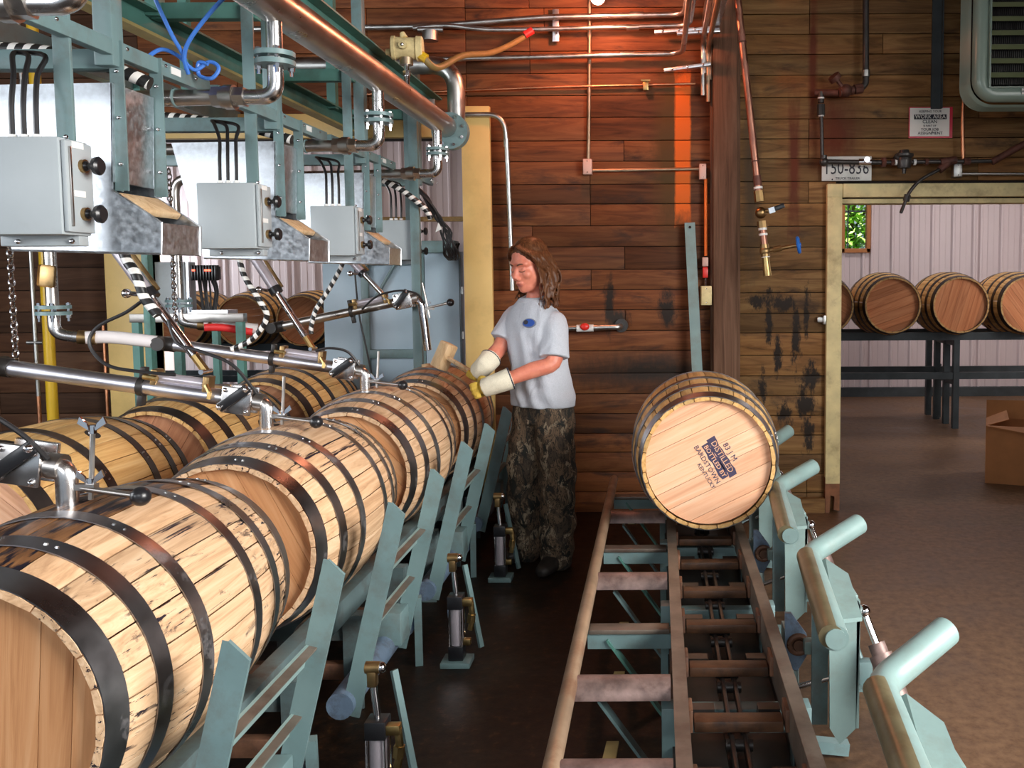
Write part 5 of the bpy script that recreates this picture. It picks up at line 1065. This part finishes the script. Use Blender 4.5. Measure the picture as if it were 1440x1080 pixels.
single('hanger_strap', 'dark steel strap hanging down behind the red bordered sign', 'strap', MB().box((1.818, 5.885, 3.3), (.062, .012, 1.27)).box((1.85, 5.87, 3.3), (.008, .04, 1.27)), 'rack', (1.82, 5.885, 2.66))
# unit heater
def heater():
    t = thing('unit_heater', 'grey-green unit heater with horizontal louvers in the top right corner', 'heater', (2.35, 5.4, 2.57)); y0 = 5.28; x0, x1, z0, z1 = 1.86, 2.85, 2.60, 3.55
    def ring(x0, x1, z0, z1, r, y, n=8):
        out = []
        for cx, cz, a in ((x1-r, z0+r, -PI/2), (x1-r, z1-r, 0), (x0+r, z1-r, PI/2), (x0+r, z0+r, PI)):
            for k in range(n+1): q = a + PI/2*k/n; out.append((cx+math.cos(q)*r, y, cz+math.sin(q)*r))
        return out
    m = MB(); rows = []
    for g, r, y in ((.075, .06, y0+.012), (.03, .10, y0), (.012, .12, y0+.012), (.0, .13, y0+.035), (.0, .13, y0+.06)):
        rows.append([m.b.verts.new(p) for p in ring(x0+g, x1-g, z0+g, z1-g, r, y)])
    for j in range(len(rows)-1):
        n = len(rows[0])
        for k in range(n): m.b.faces.new([rows[j][k], rows[j][(k+1) % n], rows[j+1][(k+1) % n], rows[j+1][k]])
    part('bezel', m, 'heater', t, 50); m = MB(); rows = []
    for j in range(9):
        y = y0 + .06 + j*.022; g = -.012 if j % 2 else .0; rows.append([m.b.verts.new(p) for p in ring(x0+.012+g-.02, x1-.012-g, z0-.012+g, z1, .14, y)])
    for j in range(len(rows)-1):
        n = len(rows[0])
        for k in range(n): m.b.faces.new([rows[j][k], rows[j][(k+1) % n], rows[j+1][(k+1) % n], rows[j+1][k]])
    part('ribbed_shell', m, 'heater', t, 25); part('back_plate', MB().box(((x0+x1)/2, y0+.22, (z0+z1)/2), (x1-x0-.1, .02, z1-z0-.1)), 'core', t)
    m = MB()
    for k in range(70): m.box((x0+.085+k*.012, y0+.06, (z0+z1)/2), (.003, .05, z1-z0-.2))
    o = part('fin', m, 'pipe_dark', t, 0); o['kind'] = 'stuff'
    part('coil_back', MB().box(((x0+x1)/2, y0+.1, (z0+z1)/2), (x1-x0-.14, .01, z1-z0-.15)), 'core', t)
    z = z0 + .135
    while z < z1 - .08:
        part('louver', MB().prism([(x0+.085, y0-.004, z), (x0+.085, y0-.010, z-.004), (x0+.085, y0+.022, z+.032), (x0+.085, y0+.026, z+.034)], (x1-x0-.17, 0, 0)), 'louver', t, 0); z += .0805
    part('inner_frame', MB().box((x0+.082, y0+.01, (z0+z1)/2), (.008, .05, z1-z0-.15)).box(((x0+x1)/2, y0+.012, z0+.077), (x1-x0-.16, .04, .006)), 'heater', t)
    lb = part('maker_label', MB().box((2.155, y0-.003, z0+.052), (.045, .003, .032)), 'sign_white', t); text('lettering', 'Ad', .024, (2.145, y0-.0055, z0+.052), FR, 'ink', lb)
    part('hanger', MB().cyl((2.0, 5.4, 3.5), (2.0, 5.4, 3.93), .01, None, 8).cyl((2.7, 5.4, 3.5), (2.7, 5.4, 3.93), .01, None, 8), 'rack', t)
heater()
# ---------------------------------------------------------------- the man with the mallet
def remeshed(name, mb, voxel, mat, parent, smooth_it=4, fn=None, label=None):
    me = mb.mesh(name, world_loc(parent) if parent else Vector((0, 0, 0)), 0); o = bpy.data.objects.new(name, me); COL.objects.link(o)
    r = o.modifiers.new('r', 'REMESH'); r.mode = 'VOXEL'; r.voxel_size = voxel
    if smooth_it: s = o.modifiers.new('s', 'SMOOTH'); s.factor = .5; s.iterations = smooth_it
    dg = bpy.context.evaluated_depsgraph_get(); dg.update(); m2 = bpy.data.meshes.new_from_object(o.evaluated_get(dg)); o.modifiers.clear()
    o.data = m2; m2.materials.clear(); m2.materials.append(M[mat]); m2.name = name
    if fn:
        off = world_loc(parent) if parent else Vector((0, 0, 0))
        for v in m2.vertices: v.co = fn(v.co + off) - off
    m2.shade_smooth(); kid(o, parent)
    if label: o['label'] = label
    return o
def limb(m, pts, rad, sub=4, n=14):
    P_ = smooth_path([Vector(p) for p in pts], sub); R_ = []; k = len(pts)-1
    for i in range(len(P_)):
        t = i/sub; a = min(int(t), k-1); R_.append(rad[a] + (rad[a+1]-rad[a])*(t-a))
    m.tube(P_, 1, n, True, R_)
    m.sph(tuple(P_[0]), R_[0]*.99, n, 8); m.sph(tuple(P_[-1]), R_[-1]*.99, n, 8)
def man():
    V = Vector
    f = V((-.62, -.78, 0)).normalized(); l = V((.78, -.62, 0))            # chest faces toward the camera's left; l is his left side
    base = V((-.64, 4.80, 0)); Z = V((0, 0, 1))
    t = thing('person', 'long-haired man in grey T-shirt and camouflage trousers swinging a wooden mallet', 'person', tuple(base))
    hipc = V((-.632, 4.83, .93)); chest = V((-.675, 4.84, 1.33)); shc = V((-.675, 4.83, 1.425))
    Ls, Rs = shc + l*.165 + V((0, 0, -.085)), shc - l*.140 + V((0, 0, -.055))
    Le, Lw = V((-.552, 4.66, 1.135)), V((-.835, 4.60, 1.035)); Re, Rw = V((-.862, 4.85, 1.205)), V((-.935, 4.74, 1.105))
    # skin: head, neck, arms as one surface
    HS = 1.10; hc = V((-.688, 4.79, 1.652)); F = V((-.60, -.74, -.28)).normalized(); L = F.cross(Z).normalized()*-1
    if L.x < 0: L = -L
    U = F.cross(L); U = U if U.z > 0 else -U; H = lambda a, b, c: hc + (F*a + L*b + U*c)*HS
    HR = Matrix((F, L, U)).transposed()*HS
    m = MB()
    m.sph(tuple(H(-.012, 0, .035)), 1, 24, 16, (.096, .076, .088), HR); m.sph(tuple(H(.022, 0, -.035)), 1, 22, 16, (.072, .066, .088), HR); m.sph(tuple(H(.045, 0, -.092)), 1, 18, 12, (.044, .045, .034), HR); m.sph(tuple(H(.070, 0, -.105)), 1, 12, 8, (.020, .024, .018), HR)
    m.sph(tuple(H(.060, 0, .022)), 1, 16, 10, (.034, .062, .030), HR)
    m.tube([tuple(H(.084, 0, .006)), tuple(H(.100, 0, -.018)), tuple(H(.113, 0, -.040))], 1, 12, True, [.011, .012, .0155]); m.sph(tuple(H(.102, .012, -.045)), .0105, 10, 8); m.sph(tuple(H(.102, -.012, -.045)), .0105, 10, 8)
    for s in (-1, 1):
        m.sph(tuple(H(.062, s*.040, -.030)), 1, 12, 8, (.026, .024, .024), HR); m.sph(tuple(H(.079, s*.031, -.002)), 1, 12, 8, (.012, .017, .012), HR)
        m.sph(tuple(H(-.006, s*.072, -.012)), 1, 12, 8, (.020, .010, .032), HR)
    m.sph(tuple(H(.086, 0, -.070)), 1, 12, 8, (.014, .026, .013), HR)
    m.tube([tuple(H(-.02, 0, -.06)), tuple((H(-.03, 0, -.09) + shc)/2 + V((.01, .0, .01))), tuple(shc + V((.005, .01, -.02)))], 1, 18, True, [.052, .054, .062])
    for s, sh, e, w_ in ((1, Ls, Le, Lw), (-1, Rs, Re, Rw)):
        limb(m, [tuple(sh), tuple((sh+e)/2), tuple(e), tuple(e*.62+w_*.38), tuple(w_)], [.058, .050, .043, .044, .030])
    def sculpt(p):
        q = (p - hc)/HS; a, b, c = q.dot(F), q.dot(L), q.dot(U)
        for s in (-1, 1):                                       # eye hollows under the brow
            d = (b - s*.033)**2/.019**2 + (c - .008)**2/.009**2
            if a > .04 and d < 4: p = p - F*.007*math.exp(-d)
        if a > .05: p = p - F*.0045*math.exp(-((c+.0735)**2/.0028**2 + b*b/.024**2))          # mouth line
        if a > .04: p = p - F*.004*math.exp(-((c-.016)**2/.008**2 + b*b/.018**2))              # nose bridge
        return p
    remeshed('body', m, .0052, 'skin', t, 3, sculpt)
    bpy.context.view_layer.update(); body = KIDS[t.name][-1]
    def face(b_, c_, out=.001):
        ok, loc, nr, _ = body.ray_cast(H(.25, b_, c_) - base, -F); p = loc + base if ok else H(.09, b_, c_); return tuple(p + F*out)
    for s in (-1, 1):
        part('eyelash', MB().tube([face(s*.032 + k*.0065, -.0105 - (.0026 - k*k*.0007), .0005) for k in (-2.3, -1.4, -.5, .5, 1.4, 2.3)], .0022, 6), 'lash', t)
        part('eyebrow', MB().tube([face(s*(.014 + .034*k), .0195 + .006*math.sin(k*2.4), .0005) for k in (0, .25, .5, .75, 1.0)], .0042, 6, rad=[.0035, .0046, .0046, .004, .002]), 'brow', t)
    part('lips', MB().tube([face(k*.010, -.069 - abs(k)*.0009, -.0005) for k in (-2.2, -1.4, -.6, 0, .6, 1.4, 2.2)], .0034, 6, rad=[.0012, .003, .0036, .0032, .0036, .003, .0012]).tube([face(k*.0095, -.0785, .0) for k in (-2.0, -1.2, 0, 1.2, 2.0)], .0038, 6, rad=[.0012, .0038, .0046, .0038, .0012]), 'lip', t)
    0 and part('stubble_line', MB().tube([face(k*.012, -.060, -.0012) for k in (-2, -1, 0, 1, 2)], .002, 6), 'brow', t)
    # hair: cap and long wavy locks parted over the forehead
    m = MB(); m.sph(tuple(H(-.020, 0, .046)), 1, 22, 14, (.098, .084, .090), HR); m.sph(tuple(H(-.05, 0, -.02)), 1, 18, 12, (.068, .083, .105), HR); m.sph(tuple(H(-.06, 0, -.11)), 1, 16, 10, (.05, .075, .08), HR)
    rr = random.Random(21)
    for s in (-1, 1):
        for k in range(26):
            u = k/25; a0 = .075 - .15*u; top = H(a0, s*.012, .118 - .6*abs(a0)**1.6 - .015*u); side = H(a0*.80 - .010, s*(.080 + rr.uniform(0, .010)), .055 - .02*u)
            low = H(-.015 - .075*u + rr.uniform(-.01, .01), s*(.092 + rr.uniform(-.006, .012)), -.045); ln = rr.uniform(.17, .255) if s > 0 else rr.uniform(.14, .19)
            e1 = low + V((rr.uniform(-.012, .012), rr.uniform(-.012, .012), -ln*.5)) + l*s*.010; e2 = low + V((rr.uniform(-.02, .02), rr.uniform(-.02, .02), -ln)) + l*s*.004 + f*rr.uniform(0, .025)
            wv = rr.uniform(0, 6.3); mid = lambda p, q, t, k: tuple(p*(1-t) + q*t + V((math.cos(wv + k), math.sin(wv + k*1.3), 0))*.011)
            m.tube([tuple(top), tuple(side), mid(side, low, .6, 0), tuple(low), mid(low, e1, .5, 2.2), mid(low, e1, 1, 4.4), mid(e1, e2, .5, 6.6), mid(e1, e2, 1, 8.8)], 1, 7, True, [.008, .0115, .012, .012, .0115, .010, .008, .003], sub=4)
    for k in range(26):
        b = (rr.random()-.5)*.16; o = lambda q: V((rr.uniform(-q, q), rr.uniform(-q, q), rr.uniform(-q, q)))
        st = H(-.09 + abs(b)*.3, b, .05); m.tube([tuple(st), tuple(H(-.112 + abs(b)*.35, b*1.15, -.04) + o(.006)), tuple(H(-.105 + abs(b)*.3, b*1.25, -.12) + o(.012)), tuple(H(-.085 + abs(b)*.3, b*1.2, -.19 - rr.random()*.05) + o(.016))], 1, 7, True, [.012, .014, .011, .003], sub=4)
    for k in range(9):
        wv = rr.uniform(0, 6.3); p = H(.035 - .004*k, .080, .03); q = H(.03 - .008*k, .088, -.06); c_ = q + V((rr.uniform(0, .012), rr.uniform(-.03, -.01), -.09)); d_ = c_ + V((rr.uniform(-.012, .012), -.012, -.085))
        m.tube([tuple(H(.04 - .004*k, .03, .108)), tuple(p), tuple(q), tuple((q+c_)/2 + V((math.cos(wv), 0, 0))*.010), tuple(c_), tuple((c_+d_)/2 + V((math.cos(wv+2.5), 0, 0))*.012), tuple(d_)], 1, 7, True, [.007, .009, .011, .011, .010, .008, .003], sub=4)
    remeshed('hair', m, .0055, 'hair', t, 1)
    # T-shirt
    m = MB(); secs = []
    for z, w_, d_, off in ((.885, .186, .138, 0), (.93, .186, .138, 0), (1.0, .180, .132, .0), (1.10, .170, .120, .005), (1.20, .178, .122, .012), (1.28, .184, .122, .012), (1.34, .186, .116, .006), (1.39, .168, .100, .002), (1.43, .128, .084, 0), (1.458, .092, .072, -.002), (1.474, .072, .066, -.002)):
        u = (z-.93)/.5; c = hipc*(1-u) + shc*u; secs.append((tuple(V((c.x, c.y, z)) + f*off), tuple(l*w_), tuple(f*d_)))
    m.loft(secs, 30, 2.35)
    for sh, e, n_ in ((Ls, Le, .88), (Rs, Re, .80)):
        m.sph(tuple(sh), .064, 16, 10); limb(m, [tuple(shc + V((0, 0, -.02))), tuple((shc*.45 + sh*.55) + V((0, 0, -.006))), tuple(sh)], [.062, .060, .060], 4, 16)
        m.tube(smooth_path([sh - (e-sh)*.05, sh + (e-sh)*.25, sh + (e-sh)*.6, sh + (e-sh)*n_], 4), 1, 20, True, [.058, .066, .070, .0715, .072, .073, .074, .075, .076, .077, .078, .0795, .081])
    def folds(p):
        q = p - hipc; s_ = q.dot(l); z = p.z
        k = math.sin(s_*62 + (z-1.1)*16 + 1.3*math.sin(z*14)) * .0085*max(0, min(1, (1.36-z)/.2)); k += math.sin(z*70 + s_*30)*.003*math.exp(-((z-.95)/.06)**2)
        d = (p - V((hipc.x*.5+shc.x*.5, hipc.y*.5+shc.y*.5, p.z))); d.z = 0
        return p + d.normalized()*k if d.length > .02 else p
    sh = remeshed('t_shirt', m, .008, 'shirt', t, 3, folds)
    part('collar', MB().torus(tuple(shc + V((-.004, -.004, .048))), (f.x*.35, f.y*.35, 1), .071, .0075, 28, 8), 'shirt', t)
    def on_shirt(p, dirv):
        ok, loc, nr, _ = sh.ray_cast(V(p) - world_loc(t) + V(dirv)*.4, -V(dirv)); return (loc + world_loc(t), nr) if ok else (V(p), V(dirv))
    bpy.context.view_layer.update()
    c, nr = on_shirt(chest + l*.088 + V((0, 0, .012)), f); x = Z.cross(nr).normalized(); y = nr.cross(x)
    for nm, rx, rz, e, mt in (('chest_logo_rim', .042, .026, .003, 'logo_grey'), ('chest_logo', .036, .0205, .005, 'logo_blue'), ('chest_logo_shade', .014, .012, .0062, 'ink')):
        o_ = V((0, 0, 0)) if mt != 'ink' else x*-.019 + y*.003
        m = MB(); m.prism([tuple(c + o_ + x*math.cos(k*PI/12)*rx + y*math.sin(k*PI/12)*rz - nr*.010) for k in range(24)], tuple(nr*(.010+e))); part(nm, m, mt, t, 0)
    # trousers
    m = MB(); Lh, Rh = hipc + l*.085 + V((0, 0, -.06)), hipc - l*.085 + V((0, 0, -.06)); Lk, Rk = V((-.545, 4.735, .47)), V((-.745, 4.83, .48)); La, Ra = V((-.555, 4.76, .07)), V((-.735, 4.90, .07))
    m.loft([(tuple(hipc + V((0, 0, -.14))), tuple(l*.160), tuple(f*.112)), (tuple(hipc + V((0, 0, -.06))), tuple(l*.158), tuple(f*.112)), (tuple(hipc + V((0, 0, .03))), tuple(l*.146), tuple(f*.102)), (tuple(hipc + V((0, 0, .07))), tuple(l*.140), tuple(f*.098))], 26, 2.3)
    limb(m, [tuple(Lh), tuple((Lh+Lk)/2), tuple(Lk), tuple((Lk+La)/2), tuple(La)], [.112, .108, .098, .098, .092], 5, 18); limb(m, [tuple(Rh), tuple((Rh+Rk)/2), tuple(Rk), tuple((Rk+Ra)/2), tuple(Ra)], [.108, .102, .092, .092, .088], 5, 18)
    def wr(p):
        if p.z > .88: return p
        k = math.sin(p.z*46 + p.x*22)*.005*(1.3 if p.z < .35 else .7) + math.sin(p.z*23 - p.y*30)*.004; d = V((p.x, p.y, 0)) - V(((Lk if p.x > -.645 else Rk).x, (Lk if p.x > -.645 else Rk).y, 0)); return p + d.normalized()*k if d.length > .02 else p
    remeshed('trousers', m, .010, 'camo', t, 3, wr)
    for a, k in ((La, 1), (Ra, -1)):
        d = (f*.8 + l*.25*k).normalized(); m = MB(); a0 = V((a.x, a.y, 0)); xs = d.cross(Z)
        m.loft([(tuple(a0 - d*.09 + Z*.045), tuple(xs*.030), tuple(Z*.040)), (tuple(a0 - d*.05 + Z*.055), tuple(xs*.043), tuple(Z*.053)), (tuple(a0 + d*.03 + Z*.055), tuple(xs*.044), tuple(Z*.054)), (tuple(a0 + d*.11 + Z*.042), tuple(xs*.050), tuple(Z*.041)), (tuple(a0 + d*.175 + Z*.033), tuple(xs*.040), tuple(Z*.031)), (tuple(a0 + d*.20 + Z*.028), tuple(xs*.02), tuple(Z*.02))], 18, 2.6); m.cyl(tuple(a0 + Z*.05), tuple(a0 + Z*.15), .052, .055, 16)
        remeshed('boot', m, .007, 'boot', t, 2); 
    # mallet geometry first: the hands close on its handle
    mh = V((-1.205, 4.99, 1.145)); g1 = V((-.99, 4.80, 1.062)); hd = (mh - g1).normalized()
    # gloves: palm, four curled fingers and thumb wrapped round an axis
    def glove(w_, grip, axis, side, name):
        m = MB(); axis = axis.normalized(); d = (grip - w_); d = (d - axis*d.dot(axis)*.6).normalized(); n = axis.cross(d).normalized()*side; kn = grip
        pc = w_*.45 + kn*.55; m.sph(tuple(pc), 1, 16, 10, (.050, .046, .022), Matrix((d, axis, n)).transposed()); m.tube([tuple(w_), tuple(pc)], 1, 14, True, [.034, .034])
        for k in range(4):
            o_ = axis*(.033 - .022*k); b = kn - d*.012 + o_ + n*.016; ln = (.92, 1.0, .96, .80)[k]
            pts = [b, b + d*.030*ln + n*.006, b + d*.046*ln - n*.018, b + d*.034*ln - n*.044*ln, b + d*.006 - n*.048]
            m.tube([tuple(p) for p in pts], 1, 10, True, [.0125, .0125, .0115, .0105, .009], sub=3); m.sph(tuple(pts[-1]), .009, 8, 6)
        tb = pc + axis*.036; pts = [tb - d*.005, tb + axis*.018 + d*.018 - n*.008, tb + axis*.012 + d*.040 - n*.026, tb + axis*.002 + d*.046 - n*.044]; m.tube([tuple(p) for p in pts], 1, 10, True, [.017, .0145, .0125, .010], sub=3); m.sph(tuple(pts[-1]), .010, 8, 6)
        g = remeshed(name, m, .0042, 'glove_yellow', t, 2, label='yellow leather work glove with canvas cuff'); return d
    for w_, e, grip, axis, side, nm in ((Rw, Re, g1 + hd*.0, hd, 1, 'work_glove'), (Lw, Le, V((-.940, 4.62, .998)), V((-.30, .10, .95)), 1, 'work_glove')):
        glove(w_, grip, axis, side, nm); d = (w_ - e).normalized(); a = w_ - d*.075; q = grip*.72 + w_*.28
        m = MB(); P_ = [a, w_ - d*.02, q]; m.tube([tuple(p) for p in P_], 1, 20, True, [.060, .052, .050], sub=4)
        remeshed('glove_cuff', m, .006, 'glove', t, 2); part('cuff_trim', MB().torus(tuple(a + d*.003), tuple(d), .0565, .0045, 24, 6), 'glove_trim', t)
    # mallet: a thing of its own, held in the right hand
    mt = thing('mallet', 'wooden mallet swung over the bung of the farthest barrel, held by the man', 'mallet', tuple(mh)); part('handle', MB().cyl(tuple(g1 - hd*.10), tuple(mh + hd*.02), .0115, .0135, 12), 'mallet', mt)
    ax = V((.55, -.15, .62)); ax = (ax - hd*ax.dot(hd)).normalized(); R = Matrix((hd, hd.cross(ax), ax)).transposed(); part('mallet_head', MB().box(tuple(mh), (.085, .075, .155), R, .010), 'mallet', mt)
man()
